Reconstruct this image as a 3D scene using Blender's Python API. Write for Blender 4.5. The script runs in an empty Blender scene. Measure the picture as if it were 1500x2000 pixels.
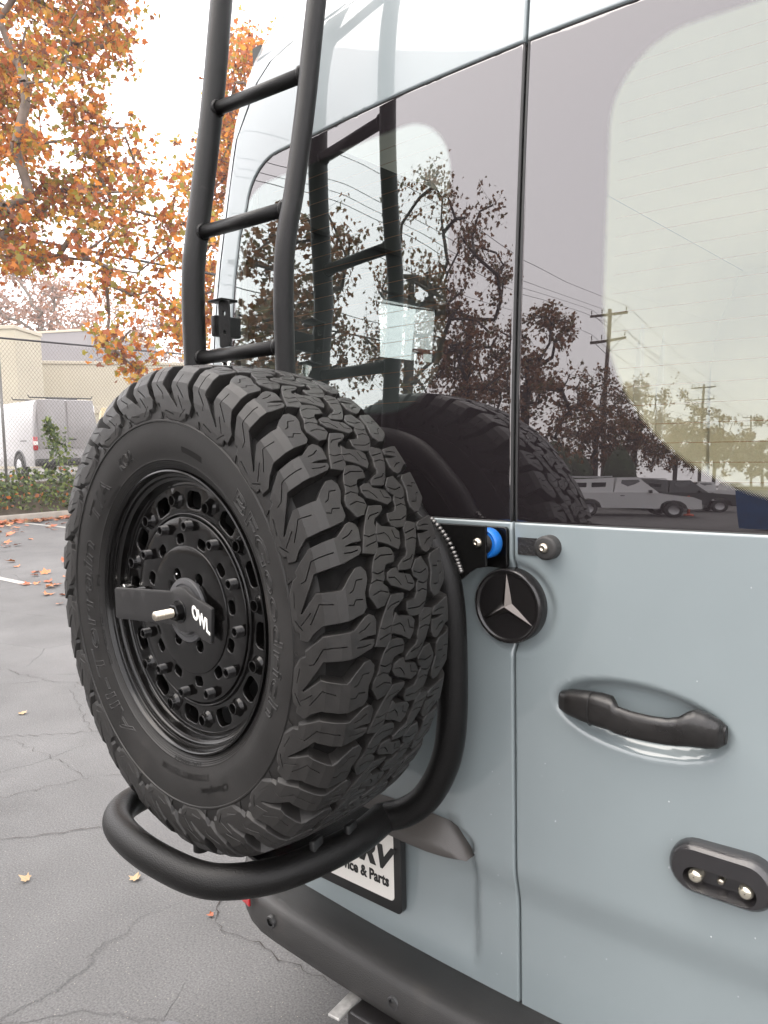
import bpy, bmesh, math, random
import numpy as np
from math import sin, cos, pi, radians, sqrt, atan2, hypot
from mathutils import Vector, Matrix, Quaternion
from mathutils.geometry import delaunay_2d_cdt

SC = bpy.context.scene
COL = SC.collection
RND = random.Random(11)

# ------------------------------------------------------------ camera, sky, sun, exposure
CAM = Vector((0.68, -1.15, 1.5))
yaw, pit, rol = radians(40), math.atan(132/1502), math.atan(.022)
F = Vector((-sin(yaw)*cos(pit), cos(yaw)*cos(pit), -sin(pit)))
R0 = Vector((cos(yaw), sin(yaw), 0)); U0 = R0.cross(F)
cr = R0*cos(rol) - U0*sin(rol); cu = R0*sin(rol) + U0*cos(rol)
cd = bpy.data.cameras.new('camera'); cam = bpy.data.objects.new('camera', cd); COL.objects.link(cam)
M = Matrix((cr, cu, -F)).transposed().to_4x4(); M.translation = CAM; cam.matrix_world = M
cd.sensor_fit = 'VERTICAL'; cd.sensor_height = 36; cd.lens = 36*1502/2000
cd.clip_start = .05; cd.clip_end = 900
SC.camera = cam

SUN_EL, SUN_AZ = radians(66), radians(222)      # azimuth clockwise from +Y
w = bpy.data.worlds.new('World'); SC.world = w; w.use_nodes = True
nt = w.node_tree; nt.nodes.clear()
sky = nt.nodes.new('ShaderNodeTexSky'); sky.sky_type = 'NISHITA'; sky.sun_disc = False
sky.sun_elevation = SUN_EL; sky.sun_rotation = SUN_AZ; sky.dust_density = 6; sky.air_density = 1.2
mx = nt.nodes.new('ShaderNodeMix'); mx.data_type = 'RGBA'; mx.inputs[0].default_value = .86
mx.inputs[7].default_value = (9.6, 9.3, 9.35, 1)           # bright fog deck
bg = nt.nodes.new('ShaderNodeBackground'); bg.inputs[1].default_value = .1
wo = nt.nodes.new('ShaderNodeOutputWorld')
nt.links.new(sky.outputs[0], mx.inputs[6]); nt.links.new(mx.outputs[2], bg.inputs[0]); nt.links.new(bg.outputs[0], wo.inputs[0])
sl = bpy.data.lights.new('sun', 'SUN'); sl.energy = .7; sl.angle = radians(60); sl.color = (1, .95, .88)
so = bpy.data.objects.new('sun', sl); COL.objects.link(so)
so.rotation_euler = (radians(90)-SUN_EL, 0, pi-SUN_AZ)
so.location = (0, -10, 20)
SC.view_settings.view_transform = 'Standard'; SC.view_settings.look = 'None'
SC.view_settings.gamma = 1; SC.view_settings.use_curve_mapping = False
SC.view_settings.exposure = 2.12
SC.cycles.use_denoising = True
SC.cycles.max_bounces = 8; SC.cycles.transparent_max_bounces = 24; SC.cycles.glossy_bounces = 4
SC.cycles.sample_clamp_indirect = 8

# ------------------------------------------------------------ materials
def pmat(name, c, rough=.5, metal=0, coat=0, ior=1.5, var=.0, vscale=8, bump=0, bscale=60, spec=None, rvar=0, coatr=.03, detail=4, dust=None):
    m = bpy.data.materials.new(name); m.use_nodes = True
    n = m.node_tree.nodes; L = m.node_tree.links; b = n['Principled BSDF']
    b.inputs['Base Color'].default_value = (*c, 1); b.inputs['Roughness'].default_value = rough
    b.inputs['Metallic'].default_value = metal; b.inputs['IOR'].default_value = ior
    if coat: b.inputs['Coat Weight'].default_value = coat; b.inputs['Coat Roughness'].default_value = coatr
    if spec is not None: b.inputs['Specular IOR Level'].default_value = spec
    if var or bump or rvar or dust:
        tc = n.new('ShaderNodeTexCoord')
    if var or rvar:
        t = n.new('ShaderNodeTexNoise'); t.inputs['Scale'].default_value = vscale; t.inputs['Detail'].default_value = detail
        L.new(tc.outputs['Object'], t.inputs['Vector'])
    if var:
        mr = n.new('ShaderNodeMapRange'); mr.inputs[1].default_value = .3; mr.inputs[2].default_value = .7
        mr.inputs[3].default_value = 1-var; mr.inputs[4].default_value = 1+var
        L.new(t.outputs[0], mr.inputs[0])
        h = n.new('ShaderNodeMix'); h.data_type = 'RGBA'; h.blend_type = 'MULTIPLY'; h.inputs[0].default_value = 1
        h.inputs[6].default_value = (*c, 1); L.new(mr.outputs[0], h.inputs[7]); L.new(h.outputs[2], b.inputs['Base Color'])
    if dust:
        dc, ds, lo, hi, amt = dust
        t3 = n.new('ShaderNodeTexNoise'); t3.inputs['Scale'].default_value = ds; t3.inputs['Detail'].default_value = 8; t3.inputs['Roughness'].default_value = .68
        L.new(tc.outputs['Object'], t3.inputs['Vector'])
        m3 = n.new('ShaderNodeMapRange'); L.new(t3.outputs[0], m3.inputs[0])
        for k_, v_ in zip((1, 2, 3, 4), (lo, hi, 0, amt)): m3.inputs[k_].default_value = v_
        x3 = n.new('ShaderNodeMix'); x3.data_type = 'RGBA'; L.new(m3.outputs[0], x3.inputs[0]); x3.inputs[7].default_value = (*dc, 1)
        if b.inputs['Base Color'].is_linked: L.new(b.inputs['Base Color'].links[0].from_socket, x3.inputs[6])
        else: x3.inputs[6].default_value = (*c, 1)
        L.new(x3.outputs[2], b.inputs['Base Color'])
    if rvar:
        mr = n.new('ShaderNodeMapRange'); mr.inputs[1].default_value = .3; mr.inputs[2].default_value = .7
        mr.inputs[3].default_value = max(0, rough-rvar); mr.inputs[4].default_value = rough+rvar
        L.new(t.outputs[0], mr.inputs[0]); L.new(mr.outputs[0], b.inputs['Roughness'])
    if bump:
        t2 = n.new('ShaderNodeTexNoise'); t2.inputs['Scale'].default_value = bscale; t2.inputs['Detail'].default_value = 5
        L.new(tc.outputs['Object'], t2.inputs['Vector'])
        bp = n.new('ShaderNodeBump'); bp.inputs['Strength'].default_value = bump; bp.inputs['Distance'].default_value = .002
        L.new(t2.outputs[0], bp.inputs['Height']); L.new(bp.outputs[0], b.inputs['Normal'])
    return m

def leafmat(name, c, tr=.5):
    m = bpy.data.materials.new(name); m.use_nodes = True
    n = m.node_tree.nodes; L = m.node_tree.links; n.remove(n['Principled BSDF'])
    d = n.new('ShaderNodeBsdfPrincipled'); d.inputs['Base Color'].default_value = (*c, 1); d.inputs['Roughness'].default_value = .55
    t = n.new('ShaderNodeBsdfTranslucent'); t.inputs[0].default_value = (min(1, c[0]*1.35), c[1]*1.25, c[2]*.7, 1)
    mi = n.new('ShaderNodeMixShader'); mi.inputs[0].default_value = tr
    L.new(d.outputs[0], mi.inputs[1]); L.new(t.outputs[0], mi.inputs[2]); L.new(mi.outputs[0], n['Material Output'].inputs[0])
    return m

PAINT = pmat('blue_grey_paint', (.192, .224, .231), .32, coat=1, ior=1.45, var=.05, vscale=2.5, coatr=.015, detail=8, dust=((.30, .30, .29), 5, .60, .85, .25))
RUBBER = pmat('tyre_rubber', (.0125, .0116, .0108), .50, var=.30, vscale=35, bump=.12, bscale=500, spec=.34, rvar=.10, dust=((.06, .053, .045), 13, .60, .80, .45))
RUBBERS = pmat('sidewall_rubber', (.0105, .0098, .0092), .50, var=.30, vscale=12, bump=.10, bscale=400, spec=.28, rvar=.12, dust=((.055, .048, .042), 7, .58, .78, .5))
BLACKM = pmat('satin_black_wheel', (.0020, .0018, .0017), .17, spec=.34, rvar=.05, vscale=20)
BLACKS = pmat('black_screws', (.002, .0018, .0018), .26, spec=.32)
POWDER = pmat('black_powder_coat', (.0040, .0038, .0037), .34, var=.06, vscale=4, bump=.45, bscale=520, spec=.22, dust=((.05, .045, .04), 30, .66, .80, .35))
PLASTIC = pmat('grey_bumper_plastic', (.018, .0172, .0165), .44, var=.15, vscale=6, bump=.5, bscale=600, dust=((.07, .06, .05), 12, .58, .85, .4))
BLACKP = pmat('black_plastic', (.010, .010, .010), .35, var=.2, vscale=40)
HANDLE = pmat('worn_black_handle', (.0085, .0075, .0070), .34, var=.4, vscale=22, bump=.25, bscale=120, rvar=.12)
SEAL = pmat('rubber_seal', (.008, .008, .008), .55)
STEEL = pmat('zinc_steel', (.50, .455, .38), .30, metal=1, bump=.1, bscale=300)
WELD = pmat('raw_weld', (.17, .165, .16), .42, metal=1, var=.4, vscale=90)
BLUE = pmat('blue_urethane', (.006, .12, .42), .35)
WHITE = pmat('white_print', (.75, .74, .70), .45)
PLATEW = pmat('white_plate', (.62, .60, .56), .4, var=.02)
BLACKT = pmat('black_print', (.006, .006, .006), .45)
REDL = pmat('red_lens', (.35, .008, .012), .15, coat=1)
CREAM = pmat('cream_lining', (.80, .79, .71), .6, var=.05, vscale=3)
LTRACK = pmat('white_channel', (.8, .8, .78), .4)
FLOORM = pmat('van_floor', (.35, .33, .30), .6)
CHROME = pmat('chrome', (.75, .74, .70), .12, metal=1)
DARK = pmat('dark_underside', (.01, .01, .01), .8)
GALV = pmat('galvanised_wire', (.13, .12, .11), .6)
POST = pmat('grey_fence_post', (.22, .22, .21), .5, metal=.5)
DARKRAIL = pmat('dark_top_rail', (.05, .05, .055), .5)
CREAMW = pmat('cream_stucco', (.42, .385, .30), .9, var=.05, vscale=.7, bump=.2, bscale=20)
CREAMT = pmat('cream_trim', (.42, .38, .30), .8)
GREYW = pmat('grey_building', (.22, .21, .215), .9)
GLASSD = pmat('dark_glass', (.02, .022, .024), .08, coat=1)
BARK = pmat('grey_brown_bark', (.16, .125, .10), .9, var=.3, vscale=5, bump=.8, bscale=25)
BARKD = pmat('dark_bark', (.06, .047, .04), .9, var=.3, vscale=5)
CONC = pmat('kerb_concrete', (.26, .24, .21), .9, var=.15, vscale=5, bump=.5, bscale=40)
SOIL = pmat('soil', (.06, .045, .03), .95, var=.3, vscale=6, bump=.8, bscale=15)
LOT = pmat('upper_lot_asphalt', (.12, .115, .11), .9, var=.1)
LINE = pmat('worn_white_line', (.27, .265, .25), .8, var=.25, vscale=25)
VANW = pmat('white_van_paint', (.27, .262, .262), .35, coat=.5, var=.03)
VANY = pmat('yellow_van_paint', (.55, .47, .28), .4, coat=.5)
WIRE = pmat('black_cable', (.02, .02, .02), .6)
POLE = pmat('weathered_pole', (.09, .065, .05), .9, var=.2, vscale=3)
TYREF = pmat('plain_tyre', (.02, .02, .02), .8)
RIMF = pmat('plain_alloy', (.45, .45, .46), .35, metal=.8)
DUMP = pmat('blue_dumpster_paint', (.01, .07, .19), .45, var=.2, vscale=3)
ORANGE = pmat('orange_marker', (.50, .07, .02), .6)
DARKCAR = pmat('dark_grey_paint', (.02, .022, .024), .3, coat=.6)
HEATW = pmat('orange_heating_trace', (.42, .16, .06), .5)
GREEN = pmat('hedge_green', (.020, .034, .012), .8, var=.4, vscale=3)
SIGNR = pmat('reflector_red', (.55, .01, .015), .25, coat=1)
LAMPC = pmat('clear_lens', (.62, .58, .48), .12, metal=.85)

LEAFS = [leafmat('leaf_rust', (.34, .105, .040)), leafmat('leaf_orange', (.50, .19, .050)), leafmat('leaf_amber', (.46, .27, .055)),
         leafmat('leaf_olive', (.25, .225, .050)), leafmat('leaf_brown', (.18, .070, .040))]
LEAFB = [leafmat('leaf_dry_brown', (.17, .088, .045), .25), leafmat('leaf_dark_rust', (.20, .090, .040), .25), leafmat('leaf_dark_olive', (.11, .085, .03), .2)]
IVY = [leafmat('ivy_green', (.055, .085, .022), .2), leafmat('ivy_light', (.13, .17, .035), .25), leafmat('ivy_dark', (.028, .045, .014), .15), LEAFS[0], LEAFS[1]]
FALL = [leafmat('fallen_rust', (.26, .075, .030), .05), leafmat('fallen_orange', (.36, .13, .045), .05), leafmat('fallen_tan', (.30, .21, .115), .05)]
HAZET = [leafmat('hazed_leaf_mauve', (.24, .15, .13), .3), leafmat('hazed_leaf_rust', (.28, .15, .11), .3)]  # pinkish cast of the fog mixed into the leaf colour

def asphalt():
    m = bpy.data.materials.new('asphalt'); m.use_nodes = True
    n = m.node_tree.nodes; L = m.node_tree.links; b = n['Principled BSDF']; b.inputs['Roughness'].default_value = .82
    tc = n.new('ShaderNodeTexCoord')
    def noise(s, d=4, v=None):
        t = n.new('ShaderNodeTexNoise'); t.inputs['Scale'].default_value = s; t.inputs['Detail'].default_value = d
        L.new(v or tc.outputs['Object'], t.inputs['Vector']); return t
    def mr(i, a, b_, c, d):
        r = n.new('ShaderNodeMapRange'); L.new(i, r.inputs[0])
        for k, v in zip((1, 2, 3, 4), (a, b_, c, d)): r.inputs[k].default_value = v
        return r.outputs[0]
    def mul(a, b_):
        q = n.new('ShaderNodeMath'); q.operation = 'MULTIPLY'; L.new(a, q.inputs[0])
        if isinstance(b_, (int, float)): q.inputs[1].default_value = b_
        else: L.new(b_, q.inputs[1])
        return q.outputs[0]
    big = noise(.35, 3); mid = noise(2.2, 5); fine = noise(160, 3); grain = noise(420, 2)
    v = n.new('ShaderNodeTexVoronoi'); v.inputs['Scale'].default_value = 85; L.new(tc.outputs['Object'], v.inputs['Vector'])
    # fine crack web, distorted
    dv = n.new('ShaderNodeMix'); dv.data_type = 'VECTOR'; dv.inputs[0].default_value = .10
    dn = noise(3.0, 6); L.new(tc.outputs['Object'], dv.inputs[4]); L.new(dn.outputs[1], dv.inputs[5])
    c = n.new('ShaderNodeTexVoronoi'); c.feature = 'DISTANCE_TO_EDGE'; c.inputs['Scale'].default_value = 1.15; L.new(dv.outputs[1], c.inputs['Vector'])
    crk = mr(c.outputs['Distance'], .0, .0040, 0, 1)
    msk = mr(noise(.5, 2).outputs[0], .46, .54, 0, 1)          # cracks only in patches
    mm = n.new('ShaderNodeMath'); mm.operation = 'MAXIMUM'; L.new(crk, mm.inputs[0]); L.new(msk, mm.inputs[1])
    crack = mm.outputs[0]
    val = mul(mul(mr(big.outputs[0], .3, .7, .80, 1.18), mr(mid.outputs[0], .3, .7, .84, 1.14)), mr(fine.outputs[0], .3, .7, .62, 1.38))
    val = mul(val, mr(crack, 0, 1, .74, 1))
    val = mul(val, mr(noise(.9, 2).outputs[0], .64, .72, 1, .72))
    cc = n.new('ShaderNodeMix'); cc.data_type = 'RGBA'; cc.blend_type = 'MULTIPLY'; cc.inputs[0].default_value = 1
    cc.inputs[6].default_value = (.080, .079, .079, 1); L.new(val, cc.inputs[7])
    # pale chips of aggregate
    chip = mr(v.outputs['Distance'], .10, .16, 1, 0)
    cs = n.new('ShaderNodeSeparateColor'); L.new(v.outputs['Color'], cs.inputs[0])
    chip = mul(chip, mr(cs.outputs[0], .76, .80, 0, .85))
    c2 = n.new('ShaderNodeMix'); c2.data_type = 'RGBA'; L.new(chip, c2.inputs[0]); L.new(cc.outputs[2], c2.inputs[6]); c2.inputs[7].default_value = (.24, .215, .19, 1)
    L.new(c2.outputs[2], b.inputs['Base Color'])
    hs = n.new('ShaderNodeMath'); hs.operation = 'ADD'; L.new(mul(grain.outputs[0], .5), hs.inputs[0]); L.new(fine.outputs[0], hs.inputs[1])
    h2 = n.new('ShaderNodeMath'); h2.operation = 'ADD'; L.new(hs.outputs[0], h2.inputs[0]); L.new(mul(crack, 2.5), h2.inputs[1])
    bp = n.new('ShaderNodeBump'); bp.inputs['Strength'].default_value = .7; bp.inputs['Distance'].default_value = .003
    L.new(h2.outputs[0], bp.inputs['Height']); L.new(bp.outputs[0], b.inputs['Normal'])
    return m
ASPH = asphalt()

def glass(name, cx, cz, hx, hz, rt, rb, tint, back=.4):
    """window glass: mirror-like front; black ceramic border outside a rounded clear field, edge broken into print dots"""
    m = bpy.data.materials.new(name); m.use_nodes = True
    n = m.node_tree.nodes; L = m.node_tree.links; n.remove(n['Principled BSDF'])
    def mt(op, a, b_=None, c=None):
        q = n.new('ShaderNodeMath'); q.operation = op
        for i, v in enumerate((a, b_, c)):
            if v is None: continue
            if isinstance(v, (int, float)): q.inputs[i].default_value = v
            else: L.new(v, q.inputs[i])
        return q.outputs[0]
    tc = n.new('ShaderNodeTexCoord'); sp = n.new('ShaderNodeSeparateXYZ'); L.new(tc.outputs['Object'], sp.inputs[0])
    x, z = sp.outputs[0], sp.outputs[2]
    dx = mt('ABSOLUTE', mt('SUBTRACT', x, cx)); dzs = mt('SUBTRACT', z, cz); dz = mt('ABSOLUTE', dzs)
    top = mt('GREATER_THAN', dzs, 0)
    r = mt('ADD', mt('MULTIPLY', top, rt-rb), rb)
    qx = mt('ADD', mt('SUBTRACT', dx, hx), r); qz = mt('ADD', mt('SUBTRACT', dz, hz), r)
    mxx = mt('MAXIMUM', qx, 0); mzz = mt('MAXIMUM', qz, 0)
    ln = mt('SQRT', mt('ADD', mt('MULTIPLY', mxx, mxx), mt('MULTIPLY', mzz, mzz)))
    sd = mt('SUBTRACT', mt('ADD', mt('MINIMUM', mt('MAXIMUM', qx, qz), 0), ln), r)
    dots = mt('MULTIPLY', mt('SINE', mt('MULTIPLY', x, 1900)), mt('SINE', mt('MULTIPLY', z, 1900)))
    frit = mt('GREATER_THAN', mt('ADD', sd, mt('MULTIPLY', dots, .005)), 0)
    tr = n.new('ShaderNodeBsdfTransparent'); tr.inputs[0].default_value = (*tint, 1)
    bk = n.new('ShaderNodeBsdfDiffuse'); bk.inputs[0].default_value = (.012, .010, .011, 1)
    mi = n.new('ShaderNodeMixShader'); L.new(frit, mi.inputs[0]); L.new(tr.outputs[0], mi.inputs[1]); L.new(bk.outputs[0], mi.inputs[2])
    gl = n.new('ShaderNodeBsdfGlossy'); gl.inputs['Roughness'].default_value = .0; gc = n.new('ShaderNodeMix'); gc.data_type = 'RGBA'; L.new(frit, gc.inputs[0]); gc.inputs[6].default_value = (.90, .97, .95, 1); gc.inputs[7].default_value = (.97, .945, .95, 1); L.new(gc.outputs[2], gl.inputs[0])
    fr = n.new('ShaderNodeFresnel'); fr.inputs[0].default_value = 2.12
    wv = n.new('ShaderNodeTexNoise'); wv.inputs['Scale'].default_value = 5; wv.inputs['Detail'].default_value = 1; L.new(tc.outputs['Object'], wv.inputs['Vector'])
    bp = n.new('ShaderNodeBump'); bp.inputs['Strength'].default_value = .10; bp.inputs['Distance'].default_value = .004; L.new(wv.outputs[0], bp.inputs['Height'])
    L.new(bp.outputs[0], gl.inputs['Normal'])
    m2 = n.new('ShaderNodeMixShader'); L.new(mt('MINIMUM', mt('MULTIPLY', fr.outputs[0], mt('SUBTRACT', 1+back, mt('MULTIPLY', frit, back))), 1), m2.inputs[0]); L.new(mi.outputs[0], m2.inputs[1]); L.new(gl.outputs[0], m2.inputs[2])
    L.new(m2.outputs[0], n['Material Output'].inputs[0])
    return m
GL_R = glass('rear_glass_right', .485, 1.756, .330, .352, .12, .325, (.74, .71, .53), .18)
GL_L = glass('rear_glass_left', -.475, 1.835, .325, .273, .12, .14, (.66, .74, .74), .55)
GL_S = glass('side_glass', 0, 0, 50, 50, 1, 1, (.24, .25, .24))

# ------------------------------------------------------------ scene graph helpers
def tag(o, label=None, cat=None, group=None, kind=None):
    if label: o['label'] = label
    if cat: o['category'] = cat
    if group: o['group'] = group
    if kind: o['kind'] = kind
    return o

def thing(name, label, cat, loc=(0, 0, 0), rot=(0, 0, 0), group=None):
    o = bpy.data.objects.new(name, None); COL.objects.link(o); o.empty_display_size = .1
    o.location = loc; o.rotation_euler = rot
    return tag(o, label, cat, group)

def mesh_obj(name, verts, faces, mat, parent=None, smooth=False, loc=None, mats=None, idx=None, angle=None):
    me = bpy.data.meshes.new(name); me.from_pydata([tuple(v) for v in verts], [], faces)
    for mm in (mats or [mat]): me.materials.append(mm)
    if idx is not None: me.polygons.foreach_set('material_index', idx)
    if smooth: me.polygons.foreach_set('use_smooth', [True]*len(me.polygons))
    me.update()
    if angle: me.set_sharp_from_angle(angle=radians(angle))
    return link(name, me, parent, loc)

def link(name, me, parent=None, loc=None):
    o = bpy.data.objects.new(name, me); COL.objects.link(o)
    if parent: o.parent = parent
    if loc is not None: o.location = loc
    return o

class MB:
    def __init__(s): s.v = []; s.f = []
    def add(s, v, f):
        b = len(s.v); s.v += [tuple(p) for p in v]; s.f += [tuple(i+b for i in q) for q in f]; return s
    def box(s, c, d, rz=0, bev=0, R=None):
        hx, hy, hz = d[0]/2, d[1]/2, d[2]/2
        if bev:
            b = min(bev, hx*.9, hy*.9, hz*.9); bm = bmesh.new(); bmesh.ops.create_cube(bm, size=1)
            for v in bm.verts: v.co = Vector((v.co.x*2*hx, v.co.y*2*hy, v.co.z*2*hz))
            bmesh.ops.bevel(bm, geom=bm.edges[:], offset=b, segments=2, affect='EDGES', profile=.5)
            V = [v.co.copy() for v in bm.verts]; bm.verts.index_update(); Fc = [[v.index for v in f.verts] for f in bm.faces]; bm.free()
        else:
            V = [Vector((x*hx, y*hy, z*hz)) for x in (-1, 1) for y in (-1, 1) for z in (-1, 1)]
            Fc = [(0, 1, 3, 2), (4, 6, 7, 5), (0, 4, 5, 1), (2, 3, 7, 6), (0, 2, 6, 4), (1, 5, 7, 3)]
        Q = R or Matrix.Rotation(rz, 3, 'Z')
        return s.add([Vector(c)+Q @ v for v in V], Fc)
    def tube(s, pts, r, n=12, cap=True, closed=False):
        pts = [Vector(p) for p in pts]; m = len(pts)
        rs = r if isinstance(r, (list, tuple)) else [r]*m
        T = []
        for i in range(m):
            a = pts[(i-1) % m] if (closed or i > 0) else pts[0]; b = pts[(i+1) % m] if (closed or i < m-1) else pts[-1]
            T.append((b-a).normalized())
        ref = Vector((0, 0, 1)) if abs(T[0].z) < .9 else Vector((1, 0, 0))
        N = (ref - T[0]*ref.dot(T[0])).normalized(); V = []
        for i in range(m):
            N = (N - T[i]*N.dot(T[i])).normalized(); B = T[i].cross(N)
            V += [pts[i]+(N*cos(2*pi*k/n)+B*sin(2*pi*k/n))*rs[i] for k in range(n)]
        Fc = []
        for i in range(m if closed else m-1):
            j = (i+1) % m
            for k in range(n):
                k2 = (k+1) % n; Fc.append((i*n+k, i*n+k2, j*n+k2, j*n+k))
        if cap and not closed: Fc += [tuple(reversed(range(n))), tuple((m-1)*n+k for k in range(n))]
        return s.add(V, Fc)
    def lathe(s, prof, n=64, axis='Y', c=(0, 0, 0), a0=0, closed=False):
        """prof: list of (radius, axial)"""
        V = []; c = Vector(c)
        for k in range(n):
            t = a0+2*pi*k/n
            for r, a in prof:
                p = {'Y': (r*cos(t), a, r*sin(t)), 'Z': (r*cos(t), r*sin(t), a), 'X': (a, r*cos(t), r*sin(t))}[axis]
                V.append(c+Vector(p))
        m = len(prof); Fc = []
        for k in range(n):
            k2 = (k+1) % n
            for i in range(m if closed else m-1):
                j = (i+1) % m
                Fc.append((k*m+i, k*m+j, k2*m+j, k2*m+i))
        return s.add(V, Fc)
    def obj(s, name, mat, parent=None, smooth=False, angle=None, loc=None):
        return mesh_obj(name, s.v, s.f, mat, parent, smooth or bool(angle), loc=loc, angle=angle)

def catmull(P, n=8, closed=False):
    P = [Vector(p) for p in P]; out = []; m = len(P)
    for i in range(m if closed else m-1):
        g = lambda k: P[k % m] if closed else P[max(0, min(m-1, k))]
        p0, p1, p2, p3 = g(i-1), g(i), g(i+1), g(i+2)
        for k in range(n):
            t = k/n
            out.append(.5*((2*p1)+(p2-p0)*t+(2*p0-5*p1+4*p2-p3)*t*t+(3*p1-p0-3*p2+p3)*t**3))
    if not closed: out.append(P[-1])
    return out

def inpoly(P, x, y):
    r = False; n = len(P)
    for i in range(n):
        x0, y0 = P[i]; x1, y1 = P[(i+1) % n]
        if (y0 > y) != (y1 > y) and x < (x1-x0)*(y-y0)/(y1-y0)+x0: r = not r
    return r

def subdiv(P, step, closed=True):
    out = []; n = len(P)
    for i in range(n if closed else n-1):
        a, b = P[i], P[(i+1) % n]; k = max(1, int(math.ceil(hypot(b[0]-a[0], b[1]-a[1])/step)))
        out += [(a[0]+(b[0]-a[0])*t/k, a[1]+(b[1]-a[1])*t/k) for t in range(k)]
    if not closed: out.append(P[-1])
    return out

def ribbon(P, wd):
    """thin closed strip round a polyline (a slit)"""
    L, R = [], []; n = len(P)
    for i in range(n):
        a = P[max(0, i-1)]; b = P[min(n-1, i+1)]; l = hypot(b[0]-a[0], b[1]-a[1]) or 1
        nx, ny = -(b[1]-a[1])/l*wd/2, (b[0]-a[0])/l*wd/2
        L.append((P[i][0]+nx, P[i][1]+ny)); R.append((P[i][0]-nx, P[i][1]-ny))
    return L+R[::-1]

def sheet(outline, holes, fmap, step=.02, extra=(), rows=(), rings=((0, 0), (.0005, -.03), (.0012, -1)), estep=None, grid=True, inset=0, crisp=False):
    """cut a flat shape out of the (p,q) plane, round its rims and lay it on a curved surface with fmap(p,q,h).
    rings: (outward offset, h) pairs walked from the face edge down the side"""
    loops = [subdiv(outline, estep or step)]+[subdiv(h, estep or step) for h in holes]
    pts = []; edges = []
    for lp in loops:
        b = len(pts); pts += lp; edges += [(b+i, b+(i+1) % len(lp)) for i in range(len(lp))]
    if inset:
        for li, lp in enumerate(loops):
            n_ = len(lp); ar = sum(lp[i][0]*lp[(i+1) % n_][1]-lp[(i+1) % n_][0]*lp[i][1] for i in range(n_)); sg = (1 if ar > 0 else -1)*(1 if li == 0 else -1)
            for i in range(n_):
                a, b = lp[i-1], lp[(i+1) % n_]; l = hypot(b[0]-a[0], b[1]-a[1]) or 1
                p = (lp[i][0]-(b[1]-a[1])/l*inset*sg, lp[i][1]+(b[0]-a[0])/l*inset*sg)
                if inpoly(outline, *p) and not any(inpoly(h, *p) for h in holes): pts.append(p)
    for a in rows:
        b = len(pts); q = subdiv(list(a), estep or step, False); pts += q; edges += [(b+i, b+i+1) for i in range(len(q)-1)]
    xs = [p[0] for p in outline]; ys = [p[1] for p in outline]
    if grid:
        y = min(ys)+step*.55
        k = 0
        while y < max(ys):
            x = min(xs)+step*(.3 if k % 2 else .8)
            while x < max(xs):
                pts.append((x, y)); x += step
            y += step*.9; k += 1
    pts += list(extra)
    vo, eo, fo, _, _, _ = delaunay_2d_cdt([Vector(p) for p in pts], edges, [], 0, 1e-7)
    keep = []
    for f in fo:
        cx = sum(vo[i].x for i in f)/len(f); cy = sum(vo[i].y for i in f)/len(f)
        if not inpoly(outline, cx, cy): continue
        if any(inpoly(h, cx, cy) for h in holes): continue
        a, b, c = (vo[i] for i in f[:3])
        if (b-a).cross(c-a) < 0: f = list(reversed(f))
        keep.append(tuple(f))
    cnt = {}
    for f in keep:
        for i in range(len(f)):
            a, b = f[i], f[(i+1) % len(f)]; cnt[(a, b)] = 1
    bd = [(a, b) for (a, b) in cnt if (b, a) not in cnt]
    nrm = {}
    for a, b in bd:
        d = vo[b]-vo[a]; n_ = Vector((d.y, -d.x)); n_ = n_.normalized() if n_.length > 0 else n_
        for i in (a, b): nrm.setdefault(i, []).append(n_)
    used = sorted({i for f in keep for i in f}); ix = {v: k for k, v in enumerate(used)}
    V = [fmap(vo[i].x, vo[i].y, rings[0][1]) for i in used]
    Fc = [tuple(ix[i] for i in f) for f in keep]
    prev = {i: ix[i] for i in nrm}
    soft = {}
    if crisp:
        oo = [Vector(p) for p in outline]
        for i in nrm:
            p = vo[i]; dmin = 9
            for a, b in zip(oo, oo[1:]+oo[:1]):
                d = b-a; t = max(0, min(1, (p-a).dot(d)/max(1e-12, d.length_squared))); dmin = min(dmin, (p-a-d*t).length)
            soft[i] = dmin < 2e-5
    for off, h in rings[1:]:
        cur = {}
        for i, ns in nrm.items():
            s_ = sum(ns, Vector((0, 0))); l = s_.length
            if l < 1e-6: s_ = ns[0]; l = 1
            s_ = s_/l; k = min(1.6, 1/max(.4, s_.dot(ns[0])))
            p = vo[i]+s_*off*(k if soft.get(i, True) else .12)
            cur[i] = len(V); V.append(fmap(p.x, p.y, h))
        Fc += [(prev[b], prev[a], cur[a], cur[b]) for a, b in bd]
        prev = cur
    return V, Fc

def text_mesh(s, size, ext=.0005, offset=0, shear=0, align='LEFT', outline=0):
    cu_ = bpy.data.curves.new('lettering', 'FONT'); cu_.body = s; cu_.size = size; cu_.shear = shear; cu_.align_x = align
    cu_.resolution_u = 3
    if outline: cu_.fill_mode = 'NONE'; cu_.bevel_depth = outline; cu_.bevel_resolution = 0
    else: cu_.extrude = ext; cu_.offset = offset
    o = bpy.data.objects.new('lettering', cu_); COL.objects.link(o)
    dg = bpy.context.evaluated_depsgraph_get(); me = o.evaluated_get(dg).to_mesh()
    V = [v.co.copy() for v in me.vertices]; Fc = [tuple(p.vertices) for p in me.polygons]
    o.evaluated_get(dg).to_mesh_clear(); bpy.data.objects.remove(o); bpy.data.curves.remove(cu_)
    return V, Fc

# ============================================================ GROUND
def quad_sheet(name, x0, x1, y0, y1, z, mat):
    o = mesh_obj(name, [(x0, y0, z), (x1, y0, z), (x1, y1, z), (x0, y1, z)], [(0, 1, 2, 3)], mat); return tag(o, kind='structure')
quad_sheet('parking_lot', -16.2, 420, -420, 420, 0, ASPH)
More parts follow.
